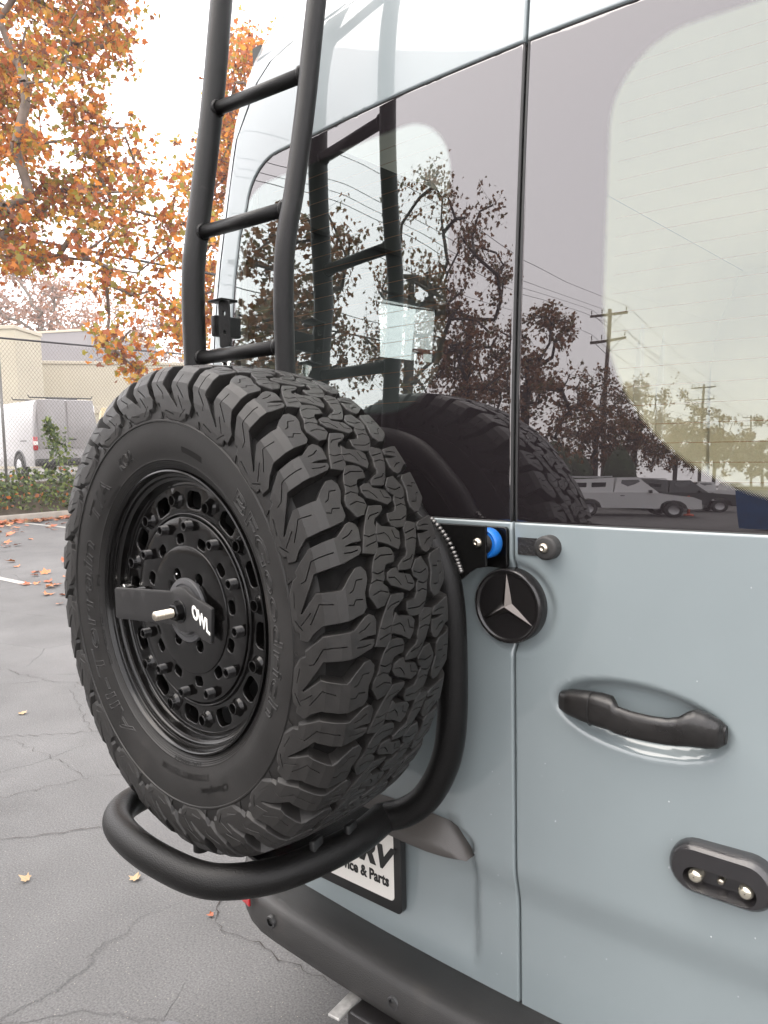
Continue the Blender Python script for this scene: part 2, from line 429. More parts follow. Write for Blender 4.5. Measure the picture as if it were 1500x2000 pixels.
# kerb in cast segments
MB_k = []
root = None
for i, y in enumerate(np.arange(-60, 70, 3.0)):
    q = MB().box((-16.22, y+1.494, .055), (.17, 2.985, .19), bev=.02)
    o = q.obj('kerb', CONC, angle=40); tag(o, kind='structure')
# planted bank and the raised lot beyond it
gx = [-16.30, -16.6, -16.9, -17.25, -17.5]; gz_ = [.10, .22, .45, .72, .80]
V = []; Fc = []
ys = np.arange(-60, 72, .6)
for y in ys:
    for x, z in zip(gx, gz_): V.append((x, y, z+RND.uniform(-.03, .03)*(x > -17.4)))
for i in range(len(ys)-1):
    for j in range(4): a = i*5+j; Fc.append((a, a+5, a+6, a+1))
tag(mesh_obj('planted_bank', V, Fc, SOIL, smooth=True), kind='structure')
quad_sheet('upper_lot', -420, -17.5, -420, 420, .80, LOT)
def paint_line(pts, wd, z=.004):
    q = []; n = len(pts)
    P = ribbon(pts, wd)
    o = mesh_obj('parking_line', [(x, y, z) for x, y in P], [tuple(range(len(P)))], LINE); tag(o, kind='structure')
def ragged(x0, x1, y, s=.5):
    return [(x, y+RND.uniform(-.004, .004)) for x in np.arange(x0, x1, s)]+[(x1, y)]
paint_line(ragged(-12.6, -8.0, 2.87), .10)
paint_line(ragged(-16.0, -11.2, 6.4), .10)
paint_line(ragged(-16.0, -11.0, 9.9), .10)
def crack(P, wd):
    rr = random.Random(int(P[0][0]*100)); Q = []
    for i in range(len(P)-1):
        a, b = P[i], P[i+1]; L_ = hypot(b[0]-a[0], b[1]-a[1]); k = max(2, int(L_/.03))
        for t in range(k):
            u = t/k; Q.append((a[0]+(b[0]-a[0])*u+rr.gauss(0, .009), a[1]+(b[1]-a[1])*u+rr.gauss(0, .009)))
    Q.append(P[-1]); V = []; Fc = []
    for i, p in enumerate(Q):
        a = Q[max(0, i-1)]; b = Q[min(len(Q)-1, i+1)]; l = hypot(b[0]-a[0], b[1]-a[1]) or 1
        ww = wd*.50*rr.uniform(.1, 1)*(1 if 0 < i < len(Q)-1 else .1); nx, ny = -(b[1]-a[1])/l*ww/2, (b[0]-a[0])/l*ww/2
        V += [(p[0]+nx, p[1]+ny, .004), (p[0]-nx, p[1]-ny, .004)]
    for i in range(len(Q)-1): Fc.append((2*i, 2*i+1, 2*i+3, 2*i+2))
    tag(mesh_obj('asphalt_crack', V, Fc, CRK), kind='structure')
CRK = pmat('crack_dirt', (.020, .016, .013), .95)
for P, wd in [([(-2.9, -.05), (-2.33, .07), (-2.04, .45), (-1.7, .42), (-1.34, .36), (-1.22, .25), (-1.12, .27), (-.92, .27), (-.76, .30), (-.2, .5)], .010),
              ([(-4.2, .35), (-3.44, .56), (-3.11, .89), (-2.6, 1.3)], .008), ([(-3.3, .0), (-2.7, .23), (-2.59, .57), (-2.3, .9)], .006),
              ([(-3.44, .56), (-2.9, .6), (-2.59, .57)], .006), ([(-5.2, 1.1), (-4.2, 1.2), (-3.4, 1.55)], .008), ([(-4.8, .5), (-4.2, 1.2)], .007),
              ([(-1.9, -.55), (-1.62, -.42), (-1.5, -.30)], .006), ([(-1.75, -.75), (-1.55, -.72)], .004), ([(-6.8, 2.0), (-5.6, 2.3), (-4.6, 3.1)], .009), ([(-2.33, .07), (-2.05, -.2)], .005),
              ([(-3.11, .89), (-3.9, 1.2), (-4.4, 1.7)], .006), ([(-7.6, 1.5), (-6.8, 2.0)], .01)]:
    crack(P, wd)

WET = pmat('wet_asphalt', (.066, .067, .072), .34, var=.3, vscale=30, bump=.8, bscale=160, spec=.55)
def wet(cx_, cy_, rx, ry__, seed):
    r_ = random.Random(seed); P = []; n = 60; ph = [r_.uniform(0, 6.28) for _ in range(6)]
    for i in range(n):
        t = 2*pi*i/n; k = 1+sum(.22/(j+1)*sin((j+2)*t+ph[j]) for j in range(6)); P.append((cx_+rx*k*cos(t), cy_+ry__*k*sin(t), .0085))
    tag(mesh_obj('wet_patch', P, [tuple(range(n))], WET), kind='structure')
wet(-.78, -.10, .17, .075, 3)

# ============================================================ THE GREY VAN
GZ = [.40, 1.36, 1.50, 1.70, 1.865, 2.02, 2.11, 2.20, 2.30, 2.40, 2.50, 2.60, 2.66]
GY = [.006, .006, .0095, .020, .0325, .0455, .054, .0635, .076, .094, .128, .19, .27]
WZ = [.40, 1.0, 1.36, 1.84, 2.09, 2.29, 2.45, 2.56, 2.66]
WX = [.935, .965, .972, .952, .916, .880, .815, .72, .55]
def pchip(X, Y):
    X = np.array(X, float); Y = np.array(Y, float); h = np.diff(X); d = np.diff(Y)/h
    m = np.zeros(len(X)); m[0] = d[0]; m[-1] = d[-1]
    for i in range(1, len(X)-1): m[i] = 0 if d[i-1]*d[i] <= 0 else 2*d[i-1]*d[i]/(d[i-1]+d[i])
    def f(x):
        x = min(max(x, X[0]), X[-1]); i = min(int(np.searchsorted(X, x, 'right'))-1, len(X)-2); i = max(i, 0)
        t = (x-X[i])/h[i]; return float(Y[i]*(1+2*t)*(1-t)**2+m[i]*h[i]*t*(1-t)**2+Y[i+1]*t*t*(3-2*t)+m[i+1]*h[i]*t*t*(t-1))
    return f
gY = pchip(GZ, GY); gW = pchip(WZ, WX)
def RCz(z): return .09+.13*(1-sst((z-.65)/.75))
def gA(z): return gW(z)-RCz(z)
def sst(t): t = min(1, max(0, t)); return t*t*(3-2*t)
def fcx(x):
    x = abs(x); return .08*x*x if x < .45 else .0162+.072*(x-.45)
def fy(x, z):
    """y of the rear face"""
    y = gY(z)+fcx(x)
    # lower step under the shoulder crease (z .72), and the sunk panel for the number plate
    y += .013*(1-sst((z-.655)/.085))
    inset = sst((-.084-x)/.024)*sst((x+.80)/.03)*sst((z-.478)/.11)
    edge_top = .735+.03*math.exp(-((x+.16)/.06)**2)
    y += .020*inset*(1-sst((z-edge_top)/.02))
    # handle dish
    dx, dz = x-.220, z-1.057+.04*(x-.220)
    r = sqrt((dx/.146)**2+(dz/.058)**2)
    if r < 1.12: y += .026*(1-sst((r-.70)/.32))
    # ring-shaped bowl round the badge
    r = hypot(x, z-1.213)
    if r < .10: y += .011*(1-sst((r-.066)/.020))
    return y
def rear(u, z, h=0.0):
    """point on the van skin; u runs across the back and round the corner"""
    def p(u_, z_):
        RC = RCz(z_); a_ = gW(z_)-RC; au_ = abs(u_); s_ = 1 if u_ >= 0 else -1
        if au_ <= a_: return Vector((u_, fy(u_, z_), z_))
        ph = (au_-a_)/RC; y0 = fy(s_*a_, z_)
        if ph < pi/2: return Vector((s_*(a_+RC*sin(ph)), y0+RC*(1-cos(ph)), z_))
        return Vector((s_*(a_+RC), y0+RC+(au_-a_-RC*pi/2), z_))
    P = p(u, z)
    if h:
        e = .002; n_ = (p(u+e, z)-p(u-e, z)).cross(p(u, min(2.66, z+e))-p(u, z-e)).normalized()
        P = P+n_*h          # outward for increasing u
    return P

van = thing('camper_van', 'blue-grey high-roof van filling the right side, seen at its rear doors', 'van', (0, 0, 0))
RIM = ((0, 0), (.0012, -.0006), (.0026, -.0024), (.0034, -.0048), (.0036, -.018))
def dense(cx, cz, hx, hz, s):
    return [(x, z) for x in np.arange(cx-hx, cx+hx, s) for z in np.arange(cz-hz, cz+hz, s)]
def arc(cx, cy, r, a0, a1, n=8, ry=None):
    return [(cx+r*cos(radians(a0+(a1-a0)*i/n)), cy+(ry or r)*sin(radians(a0+(a1-a0)*i/n))) for i in range(n+1)]
def door_outline(s, cut=False):
    G = .0052
    P = [(s*G, .462)]
    edge = [(z, gA(z)+.012) for z in (.50, .7, .9, 1.1, 1.3, 1.5, 1.7, 1.84, 1.95, 2.05, 2.15, 2.24)]
    P += [(s*(gA(.47)-.02), .462), (s*(gA(.47)+.008), .47)]
    P += [(s*w_, z) for z, w_ in edge]
    P += [(s*.775, 2.30), (s*.745, 2.355), (s*.70, 2.39), (s*.62, 2.408), (s*.3, 2.418), (s*G, 2.42)]
    if cut:
        W_ = [(s*abs(x), z) for x, z in (win_outline(s, .004) if s > 0 else win_outline(s, .004)[::-1])]
        W_[0] = (s*G, W_[0][1]); W_[-1] = (s*G, W_[-1][1]); P += W_[::-1]
    if s < 0: P = P[::-1]
    return P
def win_outline(s, d=0):
    """glass aperture; grows by d"""
    P = [(.0062-d, 1.362-d), (.68, 1.362-d)] + arc(.735, 1.405, .043+d, -90, 0, 5)
    P += [(gA(z)-.052+d, z) for z in (1.5, 1.7, 1.9, 2.0)]
    P += arc(.655, 2.055, .11+d, 5, 90, 7)+[(.5, 2.168+d), (.3, 2.172+d), (.0062-d, 2.174+d)]
    P = [(s*x, z) for x, z in P]
    return P if s > 0 else P[::-1]
extraR = dense(.222, 1.056, .155, .066, .006)+dense(.03, 1.213, .09, .09, .007)+dense(.4, .70, .4, .04, .016)
extraL = dense(-.05, 1.213, .05, .09, .007)+dense(-.10, .62, .05, .16, .009)+dense(-.42, .72, .34, .035, .012)+dense(-.4, .485, .35, .014, .01)
doors = {}
for s, ex in ((1, extraR), (-1, extraL)):
    V, Fc = sheet(door_outline(s, True), [], rear, step=.03, extra=ex, rings=RIM, estep=.012, inset=.0022)
    d = mesh_obj('rear_door', V, Fc, PAINT, van, smooth=True); doors[s] = d
    V, Fc = sheet(win_outline(s, -.001), [], lambda u, z, h: rear(u, z, h-.0035), step=.03, rings=((0, 0), (.0012, -.001), (.0016, -.004)), estep=.012, inset=.003)
    mesh_obj('rear_window', V, Fc, GL_R if s > 0 else GL_L, d, smooth=True)
    # black bonding seam round the glass
    P = subdiv(win_outline(s, .0015), .02); q = MB(); q.tube([rear(u, z, -.006) for u, z in P], .0036, 6, closed=True); q.obj('window_seal', SEAL, d, smooth=True)
    # heating traces printed on the glass
    z = 1.405
    while z < 2.10:
        x1 = gA(z)-.13 if z < 2.02 else .70-(z-2.02)*.5
        x0 = .17 if s > 0 else .06
        P = [rear(s*(x0+(x1-x0)*i/16), z, -.0054) for i in range(17)]
        MB().tube(P, .00038, 4).obj('heating_wire', HEATW, doors[s])
        z += .0293
# dark seal deep in the gap between the doors and round them
q = MB()
for x in (0,): q.tube([rear(x, z, -.017) for z in np.arange(.46, 2.43, .03)], .007, 6)
q.obj('door_seal', SEAL, van, smooth=True)
q = MB()
for s in (1, -1):
    P = door_outline(s); P = [p for p in P if abs(p[0]) > .02]
    P = [(p[0]+s*.004*(abs(p[0]) > .76), p[1]+(.004 if p[1] > 2.35 else 0)) for p in subdiv(P if s > 0 else P[::-1], .05, False)]
    q.tube([rear(u, z, -.016) for u, z in P], .007, 6)
q.obj('door_frame_seal', SEAL, van, smooth=True)
# chrome-look edge strip beside the gap: painted lip of the right glass
q = MB().tube([rear(.0052, z, -.0052) for z in np.arange(1.37, 2.17, .02)], .0010, 8); q.obj('glass_edge_trim', pmat('grey_trim', (.10, .105, .105), .2, coat=1), van, smooth=True)

# body shell (sides, roof, upper rear) with window openings
SIDEWIN = [(.66, 1.08, 1.765, 1.965, -1), (.35, 3.4, .8, 2.2, 1), (4.05, 4.6, 1.25, 1.95, 0)]  # the large right-hand opening is made up, to brighten the interior
q = MB()
for s in (1, -1):
    zs = sorted({2.24, 2.30, 2.355, 2.39, 2.408, 2.4175, 2.424, .5, .42, .6, .8, 1.0, 1.2, 1.25, 1.30, 1.45, 1.6, 1.765, 1.84, 1.95, 1.965, 2.0, 2.09, 2.2, 2.29, 2.46, 2.5, 2.56, 2.61, 2.66})
    tt = [k/18 for k in range(19)]
    ysb = [.3, .35, .45, .66, .9, 1.08, 1.5, 2.0, 2.6, 3.4, 3.75, 4.05, 4.6, 4.9]
    rows = []
    for z in zs:
        RC = RCz(z); a = gW(z)-RC; row = []
        u0 = a+.0185 if z < 2.2 else float(np.interp(z, [2.2, 2.24, 2.30, 2.355, 2.39, 2.408, 2.4175, 2.424, 2.7], [gA(2.2)+.0185, gA(2.24)+.0185, .7825, .7525, .7075, .6275, .3075, 0, 0]))
        for t in tt: row.append(rear(s*(u0+t*(a+RC*pi/2-u0)), z))
        for y in ysb: row.append(Vector((s*gW(z), y, z)))
        rows.append(row)
    nc = len(rows[0]); V = [p for r in rows for p in r]; Fc = []
    for i in range(len(zs)-1):
        for j in range(nc-1):
            c = (rows[i][j]+rows[i+1][j+1])/2
            if j >= len(tt) and any((sd in (0, s)) and y0 < c.y < y1 and z0 < c.z < z1 for y0, y1, z0, z1, sd in SIDEWIN): continue
            a = i*nc+j; f = (a, a+1, a+nc+1, a+nc); Fc.append(f if s > 0 else f[::-1])
    q.add(V, Fc)
q.obj('body_side', PAINT, van, smooth=True)
# roof skin
q = MB(); V = []; Fc = []; n = 24
V += [rear(-gA(2.66)+2*gA(2.66)*i/n, 2.66) for i in range(n+1)]
for y in (.45, .6, 1.2, 2.5, 4.0, 4.9): V += [Vector(((-1+2*i/n)*.55, y, 2.66+.02*(1-(2*i/n-1)**2)+.012)) for i in range(n+1)]
for i in range(6):
    for j in range(n): a = i*(n+1)+j; Fc.append((a, a+1, a+n+2, a+n+1))
q.add(V, Fc); q.obj('roof', PAINT, van, smooth=True)
# nose with windscreen
q = MB()
q.box((0, 5.35, .95), (1.9, 1.1, .75), bev=.12)
q.box((0, 4.93, 1.32), (1.9, .08, .12)); q.box((0, 4.93, 2.42), (1.8, .08, .4), bev=.02)
for s in (1, -1): q.box((s*.9, 4.93, 1.8), (.12, .08, 1.0))
q.obj('nose', PAINT, van, angle=40)
mesh_obj('windscreen', [(-.86, 5.0, 1.36), (.86, 5.0, 1.36), (.82, 4.9, 2.25), (-.82, 4.9, 2.25)], [(0, 1, 2, 3)], GL_S, van)
for y0, y1, z0, z1, sd in SIDEWIN:
    if sd == 1: continue          # unglazed opening, added on the unseen side to let sky light in
    for s in ((-1, 1) if sd == 0 else (sd,)):
        X = s*(gW((z0+z1)/2)-.004)
        mesh_obj('side_window', [(X, y0, z0), (X, y1, z0), (X*.985, y1, z1), (X*.985, y0, z1)], [(0, 1, 2, 3)], GL_S, van)
# lining
q = MB()
def wallgrid(x):
    ys_ = [.16, .35, .66, 1.08, 3.4, 4.05, 4.6, 4.88]; zs_ = [.72, .8, 1.25, 1.765, 1.95, 1.965, 2.2, 2.5]; s = 1 if x > 0 else -1
    for i in range(7):
        for j in range(7):
            cy_, cz_ = (ys_[i]+ys_[i+1])/2, (zs_[j]+zs_[j+1])/2
            if any((sd in (0, s)) and y0 < cy_ < y1 and z0 < cz_ < z1 for y0, y1, z0, z1, sd in SIDEWIN): continue
            lx = lambda z: x*(1 if z < 1.9 else .78 if z > 2.3 else .93 if z > 2.1 else .975)
            q.add([(lx(zs_[j]), ys_[i], zs_[j]), (lx(zs_[j]), ys_[i+1], zs_[j]), (lx(zs_[j+1]), ys_[i+1], zs_[j+1]), (lx(zs_[j+1]), ys_[i], zs_[j+1])], [(0, 1, 2, 3)])
wallgrid(-.89); wallgrid(.89)
q.add([(-.69, .20, 2.5), (.69, .20, 2.5), (.69, 4.88, 2.5), (-.69, 4.88, 2.5)], [(0, 1, 2, 3)])
q.obj('wall_lining', CREAM, van)
q = MB()
for y0_, y1_, z0_, z1_ in ((.17, .66, .74, 2.08), (.66, 1.08, .74, 1.765), (.66, 1.08, 1.965, 2.08), (1.08, 1.55, .74, 2.08)):
    q.box((-.855 if z1_ < 2.0 or True else 0, (y0_+y1_)/2, (z0_+z1_)/2), (.03, y1_-y0_, z1_-z0_))
q.box((-.80, .86, 2.27), (.03, 1.38, .40)); q.obj('side_panel', pmat('dark_side_panel', (.035, .038, .036), .6), van)
MB().box((0, 3.93, 1.61), (1.74, .04, 1.78)).obj('bulkhead', CREAM, van)
MB().box((0, 2.5, .70), (1.86, 4.8, .04)).obj('van_floor', FLOORM, van)
# ribs and channels on the lining
for (y, wd, m_) in ((2.75, .05, LTRACK), (3.05, .02, LTRACK), (1.45, .03, LTRACK)):
    MB().box((-.868, y, 1.65), (.04, wd, 1.5), bev=.006).obj('lining_channel', m_, van)
for y in (.24, 3.6):
    MB().box((.868, y, 1.65), (.04, .06, 1.5), bev=.006).obj('lining_channel', LTRACK, van)
# a mirror bracket in red-brown by the small side window
MB().box((-.825, .86, 1.795), (.02, .10, .012), bev=.004).box((-.825, .84, 1.775), (.02, .014, .045), bev=.004).obj('window_latch', pmat('red_brown_latch', (.16, .03, .015), .4), van, angle=40)
# underside and wheels
MB().box((0, 2.6, .46), (1.86, 4.8, .36)).obj('underbody', DARK, van)
for x in (-.86, .86):
    for y in (1.15, 4.9):
        q = MB().lathe([(.2, -.12), (.33, -.12), (.385, -.09), (.39, 0), (.385, .09), (.33, .12), (.2, .12)], 40, 'X', (x, y, .39)); wv_ = q.obj('road_wheel', TYREF, van, smooth=True)
        MB().lathe([(.001, .0), (.17, -.02), (.2, -.1)], 32, 'X', (x, y, .39)).lathe([(.001, .0), (.17, .02), (.2, .1)], 32, 'X', (x, y, .39)).obj('hub_cap', BLACKM, wv_, smooth=True)

# beads of rain on the paint
rb_ = random.Random(7)
for s in (1, -1):
    q = MB()
    for k in range(24 if s > 0 else 12):
        x = s*rb_.uniform(.03, .45 if s > 0 else .10); z = rb_.uniform(.50, 1.33); r_ = rb_.uniform(.0006, .0013)
        if hypot((x-.222)/.17, (z-1.056)/.08) < 1 or hypot(x, z-1.213) < .1: continue
        n0 = len(q.v); q.lathe([(.0001, .55), (.7, .38), (1, 0)], 8, 'Z')
        c_ = rear(x, z, .0002)
        for i in range(n0, len(q.v)): a, b, h_ = q.v[i]; q.v[i] = (c_.x+a*r_, c_.y-h_*r_, c_.z+b*r_*1.5)
    tag(q.obj('water_droplets', pmat('water_bead', (.36, .39, .40), .05, coat=1), doors[s], smooth=True), kind='stuff')

# badge: black disc with a raised three-pointed star
bx, bz = -.006, 1.215
def onrear(x, z, h=0): return Vector((x, .006-h, z))
q = MB().lathe([(.001, -.0120), (.054, -.0110), (.0580, -.0114), (.0592, -.0140), (.0625, -.0150), (.0652, -.0130), (.0662, -.006), (.0662, .02)], 72, 'Y', (bx, .006, bz))
bdg = q.obj('badge', pmat('satin_black_badge', (.010, .009, .009), .25, spec=.5), van, smooth=True)
q = MB(); y0 = .006-.0112; yt = y0-.0100; R_ = .0572
for k in range(3):
    t = radians(90+120*k); t1, t2 = t-pi/3, t+pi/3; rr = .0120
    tip = (bx+R_*cos(t), y0-.001, bz+R_*sin(t)); a_ = (bx+rr*cos(t1), y0, bz+rr*sin(t1)); b_ = (bx+rr*cos(t2), y0, bz+rr*sin(t2)); c_ = (bx, yt, bz)
    q.add([tip, a_, c_, b_], [(0, 1, 2), (0, 2, 3)])
q.obj('badge_star', pmat('polished_black_star', (.11, .10, .093), .16, metal=1), bdg)

# door handle
st = [(.100, 1.0715, 1.0625, -.004, .004), (.106, 1.079, 1.056, -.018, .006), (.122, 1.0845, 1.0515, -.027, .008), (.150, 1.0885, 1.0475, -.0325, .006), (.178, 1.0905, 1.045, -.0350, .004), (.196, 1.0895, 1.0445, -.036, .002),
      (.205, 1.086, 1.0443, -.037, -.010), (.212, 1.0795, 1.044, -.0375, -.018), (.235, 1.0765, 1.0435, -.039, -.020), (.265, 1.0760, 1.0440, -.039, -.020), (.290, 1.0775, 1.045, -.038, -.018),
      (.305, 1.0815, 1.046, -.037, -.012), (.316, 1.0895, 1.0465, -.036, .002), (.327, 1.0945, 1.047, -.034, .006), (.345, 1.0905, 1.048, -.030, .006), (.360, 1.083, 1.050, -.022, .005), (.368, 1.0745, 1.056, -.008, .004)]
q = MB(); V = []; n = 20
fst = []
for i in range(len(st)-1):
    for k in range(4):
        t = k/4; fst.append(tuple(st[i][c]*(1-t)+st[i+1][c]*t for c in range(5)))
fst.append(st[-1])
for x, zt, zb, yf, yb in fst:
    x -= .012; zt += .003; zb -= .0055; yf += .002; yb += .003
    cz, hz_, cy_, hy_ = (zt+zb)/2, (zt-zb)/2, (yf+yb)/2+.006, abs(yb-yf)/2
    for k in range(n):
        t = 2*pi*k/n; c_, s_ = cos(t), sin(t); e = .72
        V.append((x, cy_-hy_*math.copysign(abs(c_)**e, c_), cz+hz_*math.copysign(abs(s_)**e, s_)))
m_ = len(fst); Fc = [(i*n+k, i*n+(k+1) % n, (i+1)*n+(k+1) % n, (i+1)*n+k) for i in range(m_-1) for k in range(n)]+[tuple(range(n)), tuple(reversed([(m_-1)*n+k for k in range(n)]))]
hd = mesh_obj('door_handle', V, Fc, HANDLE, doors[1], smooth=True)
q = MB(); ring = []
for k in range(25):
    t = 2*pi*k/24; c_, s_ = cos(t), sin(t); e = .72
    ring.append((.1535, -.0083-.0192*1.02*math.copysign(abs(c_)**e, c_)-.001, 1.0665+.0262*1.01*math.copysign(abs(s_)**e, s_)))
q.tube(ring[:-1], .0007, 5, closed=True); q.obj('handle_joint', SEAL, doors[1])

# black pill-shaped housing with two round lenses in its lower slot
lx, lz, lw, lh, ly = .3535, .8505, .037, .0400, .004
def pill(sc, y, n=14, off=(0, 0), w=None, h=None):
    w = lw if w is None else w; h = lh if h is None else h
    return [(lx+off[0]+w+h*sc*cos(radians(a)), y, lz+off[1]+h*sc*sin(radians(a))) for a in np.linspace(-90, 90, n)] + [(lx+off[0]-w+h*sc*cos(radians(a)), y, lz+off[1]+h*sc*sin(radians(a))) for a in np.linspace(90, 270, n)]
V = []; prof = [(1.0, .02), (1.0, -.003), (.97, -.011), (.90, -.016), (.80, -.0195)]
for sc_, y in prof: V += pill(sc_, y)
np_ = 28; Fc = []
for i in range(len(prof)-1):
    for k in range(np_): k2 = (k+1) % np_; Fc.append((i*np_+k, i*np_+k2, (i+1)*np_+k2, (i+1)*np_+k))
# face: crowned top, slot in the lower half
slot = [(p[0], p[1], p[2]) for p in pill(.46, -.0195, off=(.0, -.0125), w=.034)]
V += slot; a = (len(prof)-1)*np_; b = len(prof)*np_
for k in range(np_): k2 = (k+1) % np_; Fc.append((a+k, a+k2, b+k2, b+k))
V += [(p[0], -.002, p[2]+.002) for p in pill(.36, 0, off=(0, -.010), w=.034)]; c_ = b+np_
for k in range(np_): k2 = (k+1) % np_; Fc.append((b+k, b+k2, c_+k2, c_+k))
Fc.append(tuple(c_+k for k in range(np_)))
V = [(x, y+.008, z) for x, y, z in V]
lamp = mesh_obj('door_lock_cover', V, Fc, pmat('glossy_black_cover', (.014, .013, .014), .20, var=.2, vscale=60, bump=.5, bscale=450, coat=.6), doors[1], smooth=True, angle=35)
for dx_ in (-.036, .036):
    MB().lathe([(.001, -.0175), (.006, -.017), (.0098, -.014), (.0112, -.009), (.0112, .0)], 24, 'Y', (lx+dx_, .006, lz-.0105)).obj('round_lens', LAMPC, lamp, smooth=True)
MB().lathe([(.001, -.010), (.004, -.0095), (.0055, -.006), (.0055, .0)], 16, 'Y', (lx, .006, lz-.009)).obj('cover_screw', STEEL, lamp, smooth=True)

# tape square and rubber stop with its screw
MB().box((.029, .0045, 1.321), (.036, .002, .030)).obj('tape_square', pmat('black_tape', (.02, .019, .019), .35, bump=.8, bscale=200), doors[1])
rs = MB().lathe([(.001, -.020), (.016, -.0215), (.0198, -.0195), (.0205, -.014), (.0205, .01)], 40, 'Y', (.0715, .006, 1.323)).obj('rubber_stop', pmat('stop_rubber', (.022, .021, .02), .6, bump=.2, bscale=300), doors[1], smooth=True)
MB().lathe([(.0001, -.0255), (.0030, -.0255), (.0032, -.0275), (.0055, -.0268), (.0083, -.0238), (.0085, -.021)], 24, 'Y', (.0705, .006, 1.3235)).obj('stop_screw', STEEL, rs, smooth=True)

# number plate in its black frame, set in the sunk panel
fx0, fx1, fz0, fz1 = -.592, -.276, .530, .713; YP = .029
def rrect(x0, x1, z0, z1, r, n=5): return arc(x1-r, z0+r, r, -90, 0, n)+arc(x1-r, z1-r, r, 0, 90, n)+arc(x0+r, z1-r, r, 90, 180, n)+arc(x0+r, z0+r, r, 180, 270, n)
flat = lambda y: (lambda x, z, h: Vector((x, y-h, z)))
V, Fc = sheet(rrect(fx0, fx1, fz0, fz1, .012), [], flat(YP-.012), step=.2, rings=((0, 0), (.001, -.001), (.001, -.016)), estep=.05, grid=False)
pf = mesh_obj('plate_frame', V, Fc, BLACKP, van)
V, Fc = sheet(rrect(fx0+.016, fx1-.018, fz0+.024, fz1-.012, .010), [], flat(YP-.0135), step=.2, rings=((0, 0), (.0005, -.001)), estep=.05, grid=False)
mesh_obj('number_plate', V, Fc, PLATEW, pf)
def place_text(s, x, z, size, y, mat, parent, offset=0, shear=0, sx=1, name='lettering', align='LEFT', ext=.0004):
    V, Fc = text_mesh(s, size, ext, offset, shear, align); V = [(x+v.x*sx, y-v.z, z+v.y) for v in V]
    return mesh_obj(name, V, Fc, mat, parent)
place_text('RV', -.304, .6205, .066, YP-.0142, BLACKT, pf, offset=.0034, shear=.28, sx=1.06, align='RIGHT')
place_text('Service & Parts', -.306, .5825, .0335, YP-.0142, BLACKT, pf, offset=.0011, sx=.80, align='RIGHT')
# garnish fin above the plate recess
P = [(-.66, .755, .728), (-.45, .770, .728), (-.30, .780, .724), (-.22, .784, .7195), (-.18, .781, .7175), (-.155, .773, .7165), (-.138, .761, .7165), (-.123, .746, .7170), (-.109, .731, .7180), (-.098, .7200, .7188)]
V = []
for x, zt, zb in P:
    t = min(1, (-.096-x)/.10); pr_ = .004+.022*t**.7
    V += [(x, fy(x, zt)-.0008, zt), (x, fy(x, zt)-.0022, zt-.0015*t), (x, -pr_*.75, zb+(zt-zb)*.42), (x, -pr_, zb+(zt-zb)*.12), (x, -pr_+.0025, zb), (x, .032, zb-.004*t)]
Fc = [(i*6+j, i*6+6+j, i*6+7+j, i*6+1+j) for i in range(len(P)-1) for j in range(5)]
Fc += [tuple((len(P)-1)*6+k for k in range(6))]
mesh_obj('plate_garnish', V, Fc, pmat('garnish_plastic', (.055, .050, .046), .38, bump=.2, bscale=500), van, smooth=True, angle=50)

# bumper with parking sensors, split end and red reflector
prof = [(.03, .468), (-.02, .4745), (-.055, .4765), (-.074, .4752), (-.0815, .4700), (-.0865, .4590), (-.094, .435), (-.0955, .415), (-.092, .400), (-.082, .392), (-.03, .385), (.03, .385)]
def bump_y(x): return .05*x*x+1.9*max(0, abs(x)-.62)**2.0
xs_ = [-.99, -.97, -.94, -.9, -.85]+list(np.linspace(-.8, .8, 33))+[.85, .9, .94, .97, .99]
V = []; Fc = []
for x in xs_:
    for (dy, z) in prof: V.append((x*.955, bump_y(x)+dy, z))
m_ = len(prof)
for i in range(len(xs_)-1):
    for j in range(m_-1): a = i*m_+j; Fc.append((a, a+1, a+m_+1, a+m_))
Fc += [tuple(range(m_)), tuple(reversed([(len(xs_)-1)*m_+j for j in range(m_)]))]
bp_ = mesh_obj('bumper', V, Fc, PLASTIC, van, smooth=True, angle=45)
for x in (-.577, -.213, .213, .577):
    yy = bump_y(x)-.0945; z = .444 if x < -.5 else .433
    MB().lathe([(.0088, -.0014), (.0124, -.0014), (.0135, .0002), (.0135, .008)], 28, 'Y', (x, yy, z)).obj('parking_sensor', pmat('sensor_ring', (.028, .028, .028), .4), bp_, smooth=True, angle=40)
    MB().lathe([(.0001, .0006), (.0084, .0006), (.0088, .004)], 24, 'Y', (x, yy, z)).obj('sensor_face', BLACKP, bp_, smooth=True)
MB().box((-.680, bump_y(.680)-.092, .452), (.04, .006, .02), rz=-.2, bev=.002).obj('reflector', REDL, bp_)
# tow receiver below the bumper
q = MB().box((-.10, .02, .335), (.44, .26, .085), bev=.008).box((-.10, -.105, .335), (.40, .02, .06), bev=.006)
tb = q.obj('tow_bar', pmat('greasy_black_steel', (.012, .011, .011), .28, var=.3, vscale=20, bump=.3, bscale=60), van, angle=40)
MB().box((-.335, -.06, .378), (.028, .16, .006), rz=.1, bev=.002).obj('tow_bar_plate', pmat('weathered_alu', (.45, .44, .42), .55, metal=.6, var=.25, vscale=60), van)

